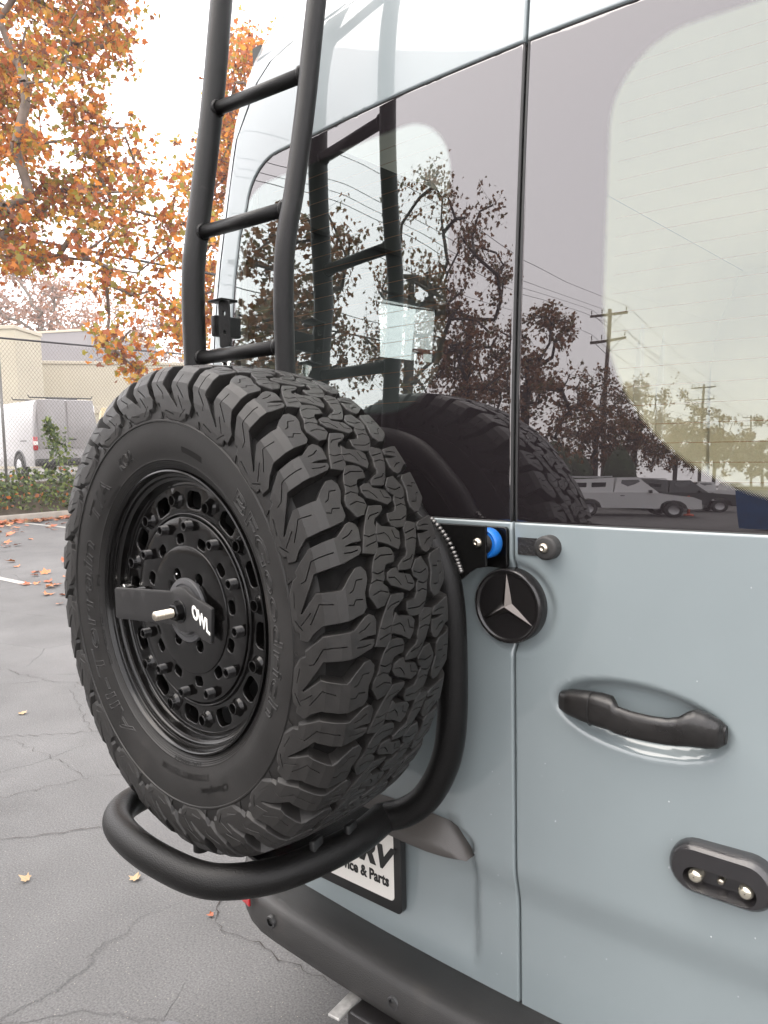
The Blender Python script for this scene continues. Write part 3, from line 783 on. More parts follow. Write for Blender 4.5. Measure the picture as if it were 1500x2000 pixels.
# ============================================================ LADDER
RY = [(-.12, 1.40), (-.12, 1.72), (-.119, 1.78), (-.113, 1.86), (-.100, 1.925), (-.082, 1.99), (-.043, 2.165), (-.005, 2.37), (.045, 2.60), (.06, 2.68)]
lad = thing('rear_ladder', 'black tubular ladder bolted up the back of the grey van', 'ladder', (-.56, -.12, 1.4))
def ladpt(p): return Vector(p)-Vector((-.56, -.12, 1.4))
RYL = [(-.12, 1.40), (-.12, 1.72), (-.1195, 1.80), (-.115, 1.88), (-.104, 1.945), (-.086, 2.035), (-.046, 2.245), (-.012, 2.46), (.024, 2.68)]
def rail(x, r, T_):
    P = catmull([ladpt((x, y, z)) for y, z in T_], 6)
    return MB().tube(P, r, 24).obj('rail', POWDER, lad, smooth=True)
rail(-.705, .0245, RYL); rail(-.424, .0195, RY)
def ry(z, T_=RY):
    for (y0, z0), (y1, z1) in zip(T_, T_[1:]):
        if z0 <= z <= z1: return y0+(y1-y0)*(z-z0)/(z1-z0)
for z in (1.692, 1.957, 2.225, 2.53):
    yl, yr = ry(z, RYL), ry(z); q = MB().tube([ladpt((-.69, yl, z)), ladpt((-.44, yr, z))], .0142, 18)
    rg = q.obj('rung', POWDER, lad, smooth=True)
    q = MB()
    for x, rr_, y in ((-.6825, .0245, yl), (-.4425, .0195, yr)):
        q = MB(); V = []
        for k in range(40):
            t = 2*pi*k/40; rb = .0150+.0011*(k % 2); V += [ladpt((x+o_, y+cos(t)*(rb+p_), z+sin(t)*(rb+p_))) for o_, p_ in ((-.004, 0), (-.002, .0022), (.002, .0022), (.004, 0))]
        q.add(V, [(k*4+j, k*4+j+1, ((k+1) % 40)*4+j+1, ((k+1) % 40)*4+j) for k in range(40) for j in range(3)]); q.obj('weld_bead', POWDER, rg, smooth=True)
# bracket with two bolt holes between left rail and door frame
q = MB()
holes = [arc(.0, .022, .0055, 0, 360, 12)[:-1], arc(.0, -.018, .0055, 0, 360, 12)[:-1]]
V, Fc = sheet(rrect(-.018, .016, -.048, .048, .004, 3), holes, lambda x, z, h: ladpt((-.655+x, -.078-h, 1.765+z)), step=.02, rings=((0, 0), (.0006, -.0008), (.0006, -.004)), estep=.01)
mesh_obj('bracket_plate', V, Fc, POWDER, lad)
MB().box(ladpt((-.672, -.066, 1.816)), (.046, .045, .006), bev=.002).box(ladpt((-.672, -.066, 1.711)), (.044, .045, .006), bev=.002).obj('bracket', POWDER, lad, angle=40)
MB().tube([ladpt((-.676, -.06, 1.712)), ladpt((-.676, -.06, 1.685))], .012, 16).tube([ladpt((-.676, -.06, 1.70)), ladpt((-.676, -.06, 1.66))], .009, 12).obj('clamp_bolt', CHROME, lad, angle=40)
MB().box(ladpt((-.690, -.045, 1.765)), (.018, .07, .045), bev=.003).obj('bracket_foot', POWDER, lad, angle=40)

# ============================================================ TYRE CARRIER
car = thing('tyre_carrier', 'black tube carrier hoop looping under and behind the spare wheel', 'tyre carrier', (-.36, -.07, .80))
def cpt(p): return Vector(p)-Vector((-.36, -.07, .80))
TR = .0268
hoop = [(-.62, -.07, 1.48), (-.45, -.07, 1.52), (-.30, -.07, 1.495), (-.20, -.07, 1.42), (-.150, -.07, 1.357), (-.113, -.07, 1.315), (-.091, -.07, 1.268), (-.081, -.07, 1.21), (-.078, -.07, 1.13), (-.080, -.07, 1.02), (-.096, -.07, .935), (-.135, -.072, .862), (-.178, -.08, .822), (-.222, -.095, .803)]
q = MB().tube(catmull([cpt(p) for p in hoop], 8), TR, 24); q.obj('hoop_tube', POWDER, car, smooth=True)
bar = [(-.222, -.095, .803), (-.213, -.17, .800), (-.222, -.26, .798), (-.245, -.345, .797), (-.290, -.405, .797), (-.345, -.432, .797), (-.44, -.440, .798), (-.53, -.434, .799), (-.605, -.415, .800), (-.650, -.380, .801), (-.668, -.33, .802), (-.672, -.24, .803), (-.672, -.12, .803)]
MB().tube(catmull([cpt(p) for p in bar], 8), TR+.0012, 28).obj('lower_bar', POWDER, car, smooth=True)
lh_ = [(-.672, -.12, .803), (-.68, -.085, .82), (-.70, -.07, .90), (-.705, -.07, 1.05), (-.705, -.09, 1.25), (-.705, -.12, 1.42)]
MB().tube(catmull([cpt(p) for p in lh_], 8), TR, 24).obj('hoop_tube', POWDER, car, smooth=True)
MB().tube([cpt((-.70, -.07, 1.24)), cpt((-.08, -.07, 1.24))], .022, 18).tube([cpt((-.345, -.07, 1.24)), cpt((-.345, -.16, 1.24))], .045, 24).obj('cross_tube', POWDER, car, smooth=True, angle=50)
MB().tube([cpt((-.622, -.22, .66)), cpt((-.622, -.22, .815))], .0165, 18).obj('tray_post', POWDER, car, smooth=True)
MB().tube([cpt((-.672, -.22, .803)), cpt((-.56, -.20, .803))], .012, 12).obj('tray_strut', POWDER, car, smooth=True)
V, Fc = sheet([(-.385, -.085), (-.385, -.20), (-.325, -.335), (-.235, -.345), (-.215, -.25), (-.215, -.085)], [], lambda x, y, h: cpt((x, y, .802+h)), step=.05, rings=((0, 0), (.001, -.001), (.001, -.006)), estep=.03)
mesh_obj('tray_plate', V, Fc, POWDER, car)
V, Fc = sheet([(-.62, 1.06), (-.62, 1.40), (-.20, 1.40), (-.10, 1.30), (-.10, .90), (-.20, .83), (-.40, .83)], [], lambda x, z, h: cpt((x, -.050-h, z)), step=.05, rings=((0, 0), (.001, -.001), (.001, -.006)), estep=.03)
mesh_obj('back_plate', V, Fc, POWDER, car) if False else None
MB().box(cpt((-.322, -.262, .806)), (.034, .018, .003), rz=.5).obj('warning_sticker', SIGNR, car); MB().box(cpt((-.334, -.270, .8075)), (.008, .018, .002), rz=.9).obj('sticker_stripe', WHITE, car)
# seam sleeve and strap lugs
MB().lathe([(TR+.0005, -.001), (TR+.0017, 0), (TR+.0005, .001)], 24, 'Y', cpt((-.2205, -.105, .803))).obj('joint_seam', SEAL, car)
for (x, y) in ((-.232, -.275), (-.222, -.20)):
    q = MB().box(cpt((x+.012, y, .822)), (.012, .03, .035), rz=.2, bev=.004); q.obj('strap_lug', BLACKP, car, angle=40)
    MB().lathe([(.0001, -.004), (.004, -.003), (.005, 0), (.004, .003), (.0001, .004)], 10, 'X', cpt((x+.022, y-.004, .806))).obj('lug_rivet', BLACKS, car, smooth=True)
# bracket plates to the door, blue roller, screw and weld bead
V, Fc = sheet([(-.20, 1.357), (-.024, 1.357), (-.024, 1.288), (-.045, 1.284), (-.060, 1.274), (-.074, 1.262), (-.20, 1.20)], [], lambda x, z, h: cpt((x, -.045-h, z)), step=.03, rings=((0, 0), (.0006, -.0008), (.0006, -.006)), estep=.02)
mesh_obj('bracket_plate', V, Fc, POWDER, car)
V, Fc = sheet(rrect(-.16, -.0065, 1.282, 1.352, .006), [], lambda x, z, h: cpt((x, -.006-h, z)), step=.03, rings=((0, 0), (.001, -.0012), (.001, -.009)), estep=.02)
mesh_obj('door_plate', V, Fc, BLACKS, car)
MB().lathe([(.0001, -.012), (.019, -.012), (.0195, -.0095), (.021, -.0095), (.0235, -.012), (.0262, -.009), (.0265, 0), (.0262, .009), (.0235, .012), (.0001, .012)], 40, 'Y', cpt((-.033, -.026, 1.3265))).obj('blue_roller', BLUE, car, smooth=True, angle=40)
MB().lathe([(.0001, -.0145), (.0182, -.0145), (.0187, -.011)], 30, 'Y', cpt((-.033, -.026, 1.3265))).obj('roller_core', POWDER, car, smooth=True)
MB().lathe([(.0001, -.0052), (.0025, -.0052), (.0028, -.0072), (.0048, -.0064), (.0080, -.003), (.0084, 0)], 24, 'Y', cpt((-.0385, -.046, 1.329))).obj('bracket_screw', STEEL, car, smooth=True)
q = MB(); W_ = catmull([(-.124, -.062, 1.366), (-.1075, -.060, 1.350), (-.0915, -.060, 1.332), (-.0785, -.060, 1.310), (-.0700, -.060, 1.292), (-.0645, -.060, 1.279)], 3)
for i, p in enumerate(W_):
    t = (W_[min(i+1, len(W_)-1)]-W_[max(0, i-1)]).normalized()
    Rm = t.to_track_quat('Z', 'Y').to_matrix(); n0 = len(q.v)
    q.lathe([(.0001, -.0036), (.0046, -.0024), (.0058, .0), (.0050, .0026), (.0001, .0040)], 12, 'Z', (0, 0, 0))
    for k in range(n0, len(q.v)): q.v[k] = tuple(cpt(p)+Rm @ Vector(q.v[k]))
q.obj('weld_bead', WELD, car, smooth=True)
# ============================================================ SPARE WHEEL
PS = -.0472; WS = 1.06; WC = CAM+(Vector((-.359, -.4276, 1.239))-CAM)*WS
sw = thing('spare_wheel', 'black spare wheel with chunky all-terrain tyre hung on the van rear', 'spare wheel', WC, (0, 0, PS)); sw.scale = (WS, WS, WS)
OUT = [(0, .10, .3955), (.05, .05, .3948), (.100, .0005, .3895), (.112, -.0095, .3820), (.132, -.0205, .3660), (.155, -.0262, .3440), (.178, -.0275, .3215), (.19, -.0262, .3095)]
BAS = [(0, .10, .3805), (.05, .05, .3798), (.100, .0085, .3700), (.112, .0020, .3615), (.132, -.0065, .3490), (.155, -.0187, .3360), (.178, -.0236, .3165), (.19, -.0240, .3045)]
def ip(T, s):
    s = min(abs(s), .19)
    for a, b in zip(T, T[1:]):
        if s <= b[0]:
            t = (s-a[0])/(b[0]-a[0]); return a[1]+(b[1]-a[1])*t, a[2]+(b[2]-a[2])*t
    return T[-1][1:]
RR = .39; NP = 20; PV = 2*pi*RR/NP
def tmap(s, q_, h):
    ao, ro = ip(OUT, s); ab, rb = ip(BAS, s); k = 1+h
    a = ab+(ao-ab)*k; r = rb+(ro-rb)*k
    if s < 0: a = .20-a
    t = q_/RR
    return Vector((r*cos(t), a, r*sin(t)))
# carcass
prof = [(.221, .012), (.2265, .004), (.2300, -.0020), (.2365, -.0075), (.244, -.0125), (.2445, -.0137), (.2462, -.0137), (.2468, -.0138), (.258, -.0190), (.272, -.0224), (.288, -.0240), (.3035, -.0243), (.3045, -.0262), (.3065, -.0262), (.3080, -.0240), (.3165, -.0236), (.3360, -.0187), (.3490, -.0065), (.3615, .0020), (.3700, .0085), (.3798, .05), (.3805, .10)]
k_ = next(i for i, p in enumerate(prof) if p[0] == .3490)
side = prof[:k_+1]; crown = prof[k_:]+[(r, .20-a) for r, a in reversed(prof[k_:-1])]
ty = MB().lathe(side, 160, 'Y').lathe([(r, .20-a) for r, a in reversed(side)], 160, 'Y').obj('tyre', RUBBERS, sw, smooth=True, angle=38)
MB().lathe(crown, 160, 'Y').obj('tread_base', pmat('groove_shade_rubber', (.0045, .0042, .0040), .75, spec=.10, var=.2, vscale=30), ty, smooth=True)  # groove floors: same rubber coloured darker and duller to deepen their shade
FT = [(-0.0694, -0.0605), (-0.0399, -0.028), (-0.0095, 0.006), (0.0456, 0.062), (0.096, 0.1003), (0.1176, 0.1232), (0.137, 0.1401), (0.1504, 0.1527), (0.1644, 0.1681), (0.182, 0.19), (0.19, 0.1895)]
f9 = lambda s: float(np.interp(s, [p[0] for p in FT], [p[1] for p in FT]))
_U = [(.096, 0), (.064, .045), (.056, .10), (.056, .25), (.050, .33), (.0456, .39), (.0456, .47), (.054, .53), (.067, .52), (.085, .43), (.100, .32), (.137, .33), (.164, .10), (.167, .115), (.134, .56), (.113, .575), (.088, .60), (.052, .66), (.045, .70), (.045, .745), (.077, .765), (.078, .775), (.060, .80), (.042, .80), (.040, .94), (.043, .99), (.052, 1.02), (.062, 1.0), (.075, .94), (.0875, .88), (.113, .86), (.132, .84), (.152, .72), (.163, .635), (.1625, .57), (.170, .53), (.181, .34), (.184, .2), (.183, .02), (.176, -.12), (.170, -.13), (.170, -.22), (.158, -.23), (.148, -.12), (.132, -.03)]
_C1 = [(0.0076, 0.169), (-0.0048, 0.17), (-0.0152, 0.159), (-0.0146, 0.117), (-0.0048, 0.056), (0.0048, 0.024), (0.0090, -0.027), (0.0084, -0.077), (0.0132, -0.178), (0.0139, -0.287), (0.0247, -0.364), (0.0428, -0.331), (0.0355, -0.18), (0.0277, -0.058), (0.0172, 0.079)]
_C2 = [(0.0163, 0.69), (0.001, 0.689), (-0.0076, 0.666), (-0.0108, 0.613), (-0.0089, 0.522), (0.0076, 0.507), (0.0133, 0.448), (0.0143, 0.371), (0.02, 0.308), (0.012, 0.26), (0.0105, 0.185), (0.0219, 0.082), (0.0352, 0.065), (0.0457, 0.2), (0.0448, 0.266), (0.0362, 0.388), (0.033, 0.493), (0.0267, 0.588)]
_D1 = [(0.0028, 0.97), (-0.0026, 0.922), (-0.0257, 0.891), (-0.0314, 0.837), (-0.0279, 0.709), (-0.0219, 0.646), (-0.0171, 0.666), (-0.0048, 0.723), (0.0112, 0.765), (0.0103, 0.859), (0.0065, 0.92)]
_D2 = [(-0.002, 0.443), (-0.0105, 0.445), (-0.0133, 0.385), (-0.0332, 0.344), (-0.0389, 0.252), (-0.037, 0.205), (-0.0276, 0.171), (-0.0162, 0.213), (0.0048, 0.276), (0.0095, 0.337), (0.0076, 0.409)]
def met(P, K=None):
    Q = [(f9(s), v*PV) for s, v in P]
    if K is not None: Q = [(-s, K*PV-v) for s, v in Q]
    return Q
KK = .58
def sip(P, K=None, wd=.0017): return ribbon(met(P, K), wd)
SU = [[(.0935, .16), (.083, .15), (.078, .20), (.062, .19)], [(.112, .19), (.134, .21), (.152, -.02)], [(.056, .40), (.070, .40), (.080, .30), (.088, .28)], [(.052, .71), (.066, .695), (.083, .70)],
      [(.052, .93), (.064, .88), (.078, .855)], [(.100, .73), (.118, .72), (.134, .70), (.150, .50), (.158, .48)], [(.150, .12), (.168, -.04)], [(.172, .40), (.176, .18)], [(.166, -.10), (.178, .03)]]
SC1 = [[(.036, -.14), (.026, -.17), (.012, -.15)], [(.018, .02), (.012, .06), (-.006, .085)], [(.036, -.27), (.026, -.25), (.013, -.23)]]
SC2 = [[(.040, .21), (.026, .24), (.0125, .205)], [(.0345, .45), (.026, .42), (.0145, .44)], [(.027, .57), (.014, .61), (-.009, .60)], [(.042, .33), (.03, .36), (.018, .33)]]
SD1 = [[(.012, .84), (-.004, .85), (-.010, .80), (-.012, .74)], [(-.019, .87), (-.021, .78), (-.028, .755)]]
SD2 = [[(.008, .36), (-.004, .35), (-.010, .30), (-.014, .25)], [(-.024, .345), (-.026, .26), (-.036, .24)]]
TRG = ((-.0, 0), (.0006, -.035), (.0009, -.10), (.0013, -1.12))
def block(P, S, K=None):
    Q = met(P, K)
    if K is None:
        ars = sum(Q[i][0]*Q[(i+1) % len(Q)][1]-Q[(i+1) % len(Q)][0]*Q[i][1] for i in range(len(Q)))
    ars = sum(Q[i][0]*Q[(i+1) % len(Q)][1]-Q[(i+1) % len(Q)][0]*Q[i][1] for i in range(len(Q)))
    rows = []
    smin, smax = min(p[0] for p in Q), max(p[0] for p in Q); qmin, qmax = min(p[1] for p in Q)-.002, max(p[1] for p in Q)+.002
    for s0 in (.1003, .1123, .1323, .1553, .1783, .05):
        for sg in (1, -1):
            if smin < sg*s0 < smax: rows.append([(sg*s0, qmin), (sg*s0, qmax)])
    # note: (s,q) with s to the left -> flip handedness by mapping
    V, Fc = sheet(Q, [sip(s, K) for s in S], tmap, step=.012, rows=rows, rings=TRG, estep=.009, crisp=True)
    return V, [tuple(reversed(f)) for f in Fc]
def ring_of(name, VF, mat=RUBBER):
    me = bpy.data.meshes.new(name); me.from_pydata([tuple(v) for v in VF[0]], [], VF[1]); me.materials.append(mat); me.update()
    for k in range(NP):
        o = bpy.data.objects.new(name, me); COL.objects.link(o); o.parent = ty; o.rotation_euler = (0, -2*pi*(k+.32)/NP, 0)
ring_of('shoulder_lug', block(_U, SU)); ring_of('shoulder_lug', block(_U, SU, KK))
for P, S in ((_C1, SC1), (_C2, SC2)):
    ring_of('tread_block', block(P, S)); ring_of('tread_block', block(P, S, KK))
for P, S in ((_D1, SD1), (_D2, SD2)): ring_of('tread_block', block(P, S))
# raised markers between lugs, buttress ribs in the voids
for sgn in (1, -1):
    P3 = [tmap(sgn*a, v*PV, -.93) for a, v in [(.188, .50), (.176, .55), (.188, .60)]]
    P4 = [tmap(sgn*a, v*PV, -.45) for a, v in [(.187, .515), (.178, .55), (.187, .585)]]
    ring_of('wear_marker', (P3+P4, [(3, 4, 5), (0, 1, 4, 3), (1, 2, 5, 4), (2, 0, 3, 5)]), RUBBERS)
# fine circumferential ribs at the bead
q = MB()
for r, a in ((.2325, -.0062), (.2355, -.0079), (.2385, -.0098), (.2415, -.0113)): q.lathe([(r-.0005, a+.0006), (r, a-.0005), (r+.0005, a-.0003)], 120, 'Y')
q.obj('bead_rib', RUBBERS, ty, smooth=True)
# sidewall lettering
def side_pt(r, t, h):
    pr = [(.2290, -.0035), (.2365, -.0085), (.246, -.0137), (.258, -.0190), (.272, -.0224), (.288, -.0240), (.3035, -.0243)]
    a = pr[-1][1]
    for (r0, a0), (r1, a1) in zip(pr, pr[1:]):
        if r <= r1: a = a0+(a1-a0)*(r-r0)/(r1-r0); break
    return Vector((r*cos(t), a-h, r*sin(t)))
def sidetext(s, r, a_start, size, outline=0, shear=0, sx=1, off=0, ext=.0005, span=None):
    V, Fc = text_mesh(s, size, ext, off, shear, 'LEFT', outline)
    if not V: return
    w_ = max(v.x for v in V)*sx
    if span: sx *= radians(span)*r/w_
    V2 = [side_pt(r+v.y, radians(a_start)-v.x*sx/r, (abs(v.z)+.0002 if not outline else v.z*1.0+.0001)) for v in V]
    mesh_obj('sidewall_lettering', V2, Fc, RUBBERS, ty)
sidetext('BFGoodrich', .2585, 47, .036, outline=.0009, span=72, shear=.0)
sidetext('All-Terrain', .2575, -120, .036, outline=.0009, span=82, shear=.12)
sidetext('T/A', .2585, 150, .036, outline=.0009, span=20, shear=.12)
sidetext('KO2', .2590, 120, .026, outline=.0010, span=10.5, shear=.12)
sidetext('LT275/70R17 121/118R', .2560, -70, .0125, off=.0003, span=30)
sidetext('LOAD RANGE E', .2400, -76, .0085, off=.0002, span=18)
sidetext('Champion', .2760, -59, .0135, off=.0004, span=16)
sidetext('TRACTION A', .2440, 140, .0095, off=.0002, span=14)
sidetext('DOT 4X10 1221', .2420, -150, .0085, off=.0001, span=22)
sidetext('M+S', .2420, 176, .0095, off=.0002, span=5)
q = MB()
for k in range(26):   # the knurled dark tab
    t = radians(66+k*.45); q.add([side_pt(.262, t, .0002), side_pt(.262, t+.0035, .0009), side_pt(.2715, t+.0035, .0009), side_pt(.2715, t, .0002)], [(0, 1, 2, 3)])
q.obj('knurled_tab', RUBBER, ty)
# ---- rim
prof = [(.2180, .060), (.2200, .012), (.2260, .004), (.2290, -.0005), (.2296, -.0060), (.2288, -.0092), (.2264, -.0102), (.2244, -.0088), (.2236, -.0010), (.2222, .0018), (.2196, .0024), (.2180, .0030), (.2172, .0075), (.2154, .0098), (.2128, .0104), (.2114, .0112), (.2104, .0170), (.2092, .0212), (.2078, .0228)]
rim = MB().lathe(prof, 144, 'Y').obj('rim', BLACKM, sw, smooth=True, angle=50)
def polar_slot(r0, r1, tc, hw, rad=.35):
    P = []; n = 6; rm = (r1-r0)/2*.55
    # rounded quad in polar space
    for (rr_, tt_, sa) in ((r1, 1, 0), (r1, -1, 90), (r0, -1, 180), (r0, 1, 270)):
        ccr = rr_-rm*(1 if rr_ == r1 else -1); cct = radians(tc)+tt_*(radians(hw)-rm/((r0+r1)/2))
        for i in range(n+1):
            a = radians(sa+90*i/n)  # in (radial, tangential) frame
            dr, dt = rm*cos(a), rm*sin(a)
            P.append((ccr+dr, cct+dt/((r0+r1)/2)))
    return P
def pol(P): return [(r*cos(t), r*sin(t)) for r, t in P]
def slot_shape(r0, r1, tc, hw):
    rm = min((r1-r0)/2*.62, radians(hw)*(r0+r1)/2*.8); Rm = (r0+r1)/2; c = []
    for (cr_, ct_, a0) in ((r1-rm, radians(hw)-rm/Rm, 0), (r1-rm, -radians(hw)+rm/Rm, -90), (r0+rm, -radians(hw)+rm/Rm, -180), (r0+rm, radians(hw)-rm/Rm, -270)):
        for i in range(6):
            a = radians(a0-90*i/5+90)   # start pointing +t
            c.append((cr_+rm*sin(a+0)*1 if False else cr_+rm*cos(radians(90)-a), radians(tc)+ct_+rm*sin(radians(90)-a)/Rm))
    return c
def rslot(r0, r1, tc, hw, k=5):
    Rm = (r0+r1)/2; w_ = radians(hw)*Rm; P = rrect(r0, r1, -w_, w_, min((r1-r0)/2*.75, w_*.75), k)
    return [(r*cos(radians(tc)+t/r*1.0), r*sin(radians(tc)+t/r*1.0)) for r, t in P]
circ = lambda r, n=96: [(r*cos(2*pi*i/n), r*sin(2*pi*i/n)) for i in range(n)]
def face(R1, R0, holes, a, step=.02, mat=BLACKM, name='rim_face', depth=.012, rr_=.0016):
    V, Fc = sheet(circ(R1), ([circ(R0)] if R0 else [])+holes, lambda x, z, h: Vector((x, a-h, z)), step=step,
                  rings=((0, 0), (rr_*.5, -rr_*.15), (rr_, -rr_*.8), (rr_, -depth)), estep=.008)
    return mesh_obj(name, V, [tuple(f) for f in Fc], mat, sw, smooth=True, angle=40)
A0 = 9.5; AI = .0165
f1 = face(.2082, .1585, [rslot(.1650, .1955, A0+15+30*k, 6.8) for k in range(12)], .0225, name='rim_outer_face')
MB().lathe([(.1600, .045), (.1600, .0235), (.1592, .0200), (.1577, .0185), (.1560, .0180), (.1546, .0198), (.1540, .0225), (.1532, .0235), (.1520, .0230), (.1512, .0195), (.1500, .0172)], 120, 'Y').obj('rim_step_ring', BLACKM, rim, smooth=True)
MB().lathe([(.2080, .0235), (.2025, .0220), (.2015, .0214), (.2008, .0227)], 120, 'Y').obj('rim_edge_ring', BLACKM, rim, smooth=True)
f2 = face(.1505, .1045, [rslot(.1075, .1265, -6+15+30*k, 6.0) for k in range(12)], AI, name='rim_inner_face', depth=.014)
f3 = face(.1038, .030, [arc(.062*cos(radians(t)), .062*sin(radians(t)), .0118, 0, 360, 20)[:-1] for t in (117, 57, -3, -63, -123, 177)], AI-.002, name='hub_face', depth=.03)
MB().lathe([(.0001, .085), (.215, .085)], 64, 'Y').obj('wheel_well_back', DARK, rim)
MB().lathe([(.2190, .02), (.212, .06), (.208, .12), (.215, .2)], 96, 'Y').obj('rim_barrel', BLACKM, rim, smooth=True)
# twelve hollow bosses on the outer ring
for k in range(12):
    t = radians(A0+30*k); c_ = (.1800*cos(t), 0, .1800*sin(t))
    q = MB().lathe([(.0001, .028), (.0070, .028), (.0072, .0120), (.0078, .0108), (.0094, .0108), (.0101, .0120), (.0106, .0170), (.0120, .0190), (.0134, .0208), (.0150, .0228)], 28, 'Y', c_)
    q.obj('beadlock_boss', BLACKM, f1, smooth=True, angle=50)
    # threaded socket screw on the inner ring
    t = radians(-6+30*k); c_ = (.1390*cos(t), 0, .1390*sin(t)); pr_ = [(.0001, .014), (.0054, .014), (.0055, .0036), (.0060, .0028), (.0078, .0028), (.0086, .0036)]
    a = .0042
    while a < .019: pr_ += [(.0089, a), (.0079, a+.0009)]; a += .0018
    pr_.append((.0089, .022))
    MB().lathe(pr_, 20, 'Y', c_).obj('socket_screw', BLACKS, f2, smooth=True, angle=60)
# valve stem
tv = radians(174.5); vb = Vector((.187*cos(tv), .03, .187*sin(tv)))
MB().tube([vb, vb+Vector((-.001, -.012, 0)), vb+Vector((-.002, -.022, 0))], [.0055, .005, .0042], 12).lathe([(.0040, -.034), (.0040, -.026), (.0058, -.025), (.0058, -.020), (.0045, -.019)], 12, 'Y', vb+Vector((-.002, 0, 0))).obj('valve_stem', CHROME, sw, angle=40)
# hub washer, lock plate, threaded rod and nut
hw = MB().lathe([(.030, .0185), (.0525, .0185), (.0530, .012), (.0515, .0095), (.0440, .0085), (.0425, .0105), (.0400, .0105), (.038, .004), (.0001, .004)], 72, 'Y').obj('hub_washer', pmat('grey_washer', (.05, .05, .052), .42), sw, smooth=True, angle=40)
Z0 = .003
plate = [(-.1300, .0295), (-.0180, .0305), (-.008, .0375), (.003, .0405), (.0165, .0400), (.0270, .0350), (.0360, .0300), (.0810, .0150), (.0830, .0130), (.0790, -.0390), (.0760, -.0400), (.0560, -.0345), (.0400, -.0255), (.020, -.0300), (.004, -.0310), (-.0180, -.0220), (-.1300, -.0210), (-.1325, -.0190), (-.1325, .0275)]
def plmap(x, z, h):
    y = -.004
    if x < -.018: y = -.004-(-.018-x)*.32
    if x > .028: y = -.004+(x-.028)*.10
    return Vector((x, y-h, z))
V, Fc = sheet(plate[::-1], [], plmap, step=.02, rows=[[(-.018, -.05), (-.018, .05)], [(.028, -.05), (.028, .05)]], rings=((0, 0), (.0007, -.0003), (.0012, -.0012), (.0012, -.0055)), estep=.012)
lp = mesh_obj('lock_plate', V, Fc, pmat('matt_black_plate', (.016, .0155, .0155), .38, bump=.1, bscale=600, rvar=.06, vscale=30), sw, smooth=True, angle=30)
V, Fc = text_mesh('OWL', .0285, .0004, .0009, 0, 'CENTER')
ang = radians(-34)
V2 = []
for v in V:
    x = v.x*.60; z_ = v.y*1.02-.010; V2.append(plmap(.0585+x, -.004-(x)*.62+z_, .0004+v.z))
mesh_obj('lettering', V2, Fc, WHITE, lp)
rod = [(.0001, -.0435), (.0058, -.0435), (.0070, -.0420)]
a = -.0415
while a < -.006: rod += [(.0077, a), (.0062, a+.0015)]; a += .0031
rod.append((.0075, .01))
MB().lathe(rod, 24, 'Y', (.003, -.006, .001)).obj('threaded_rod', STEEL, sw, smooth=True, angle=60)
MB().lathe([(.0075, -.0135), (.0125, -.0135), (.0142, -.0115), (.0142, 0)], 6, 'Y', (.004, -.004, .001)).lathe([(.0075, -.006), (.0185, -.006), (.0190, -.0052), (.019, 0)], 30, 'Y', (.004, .0, .001)).obj('nut', BLACKS, sw)
MB().lathe([(.0001, -.0035), (.002, -.0035), (.0028, -.002), (.003, 0)], 12, 'Z', (.003, -.033, .0075)).obj('rod_pin', STEEL, sw, smooth=True)
for (x, z_) in ((-.034, .055), (.078, -.030)):
    MB().lathe([(.0001, -.0012), (.0016, -.0008), (.002, 0)], 10, 'Y', (x, .0172, z_)).obj('centre_pin', CHROME, sw, smooth=True)

exec_bg = True
# ============================================================ FOLIAGE TOOLS
def leaf_shape(kind='maple'):
    if kind == 'maple':
        P = [(0, -.02), (.16, .10), (.42, .05), (.34, .25), (.50, .48), (.26, .50), (.16, .62), (.0, .98), (-.16, .62), (-.26, .50), (-.50, .48), (-.34, .25), (-.42, .05), (-.16, .10)]
        A = [0, 1, 2, 3, 4, 5, 6, 7]; B = [0, 7, 8, 9, 10, 11, 12, 13]
    else:
        P = [(0, 0), (.30, .18), (.36, .50), (0, 1), (-.36, .50), (-.30, .18)]; A = [0, 1, 2, 3]; B = [0, 3, 4, 5]
    V = np.array([(x, y, .22*abs(x)+.10*y*y) for x, y in P]); return V, [A, B]
def leaves_arrays(pts, size, rng, kind='maple', flat=False, down=.4):
    T, F_ = leaf_shape(kind); n = len(pts); m = len(T)
    q = rng.normal(size=(n, 3)); nrm = q/np.linalg.norm(q, axis=1)[:, None]
    if flat: nrm = nrm*.25+np.array([0, 0, 1.]); nrm /= np.linalg.norm(nrm, axis=1)[:, None]
    d = rng.normal(size=(n, 3)); 
    if not flat: d[:, 2] -= down*2
    t = d-nrm*np.sum(d*nrm, 1)[:, None]; t /= np.linalg.norm(t, axis=1)[:, None]; b = np.cross(nrm, t)
    s = size*rng.uniform(.55, 1.25, n)[:, None, None]
    V = pts[:, None, :]+s*(T[None, :, 0:1]*b[:, None, :]+T[None, :, 1:2]*t[:, None, :]+T[None, :, 2:3]*nrm[:, None, :])
    return V, F_
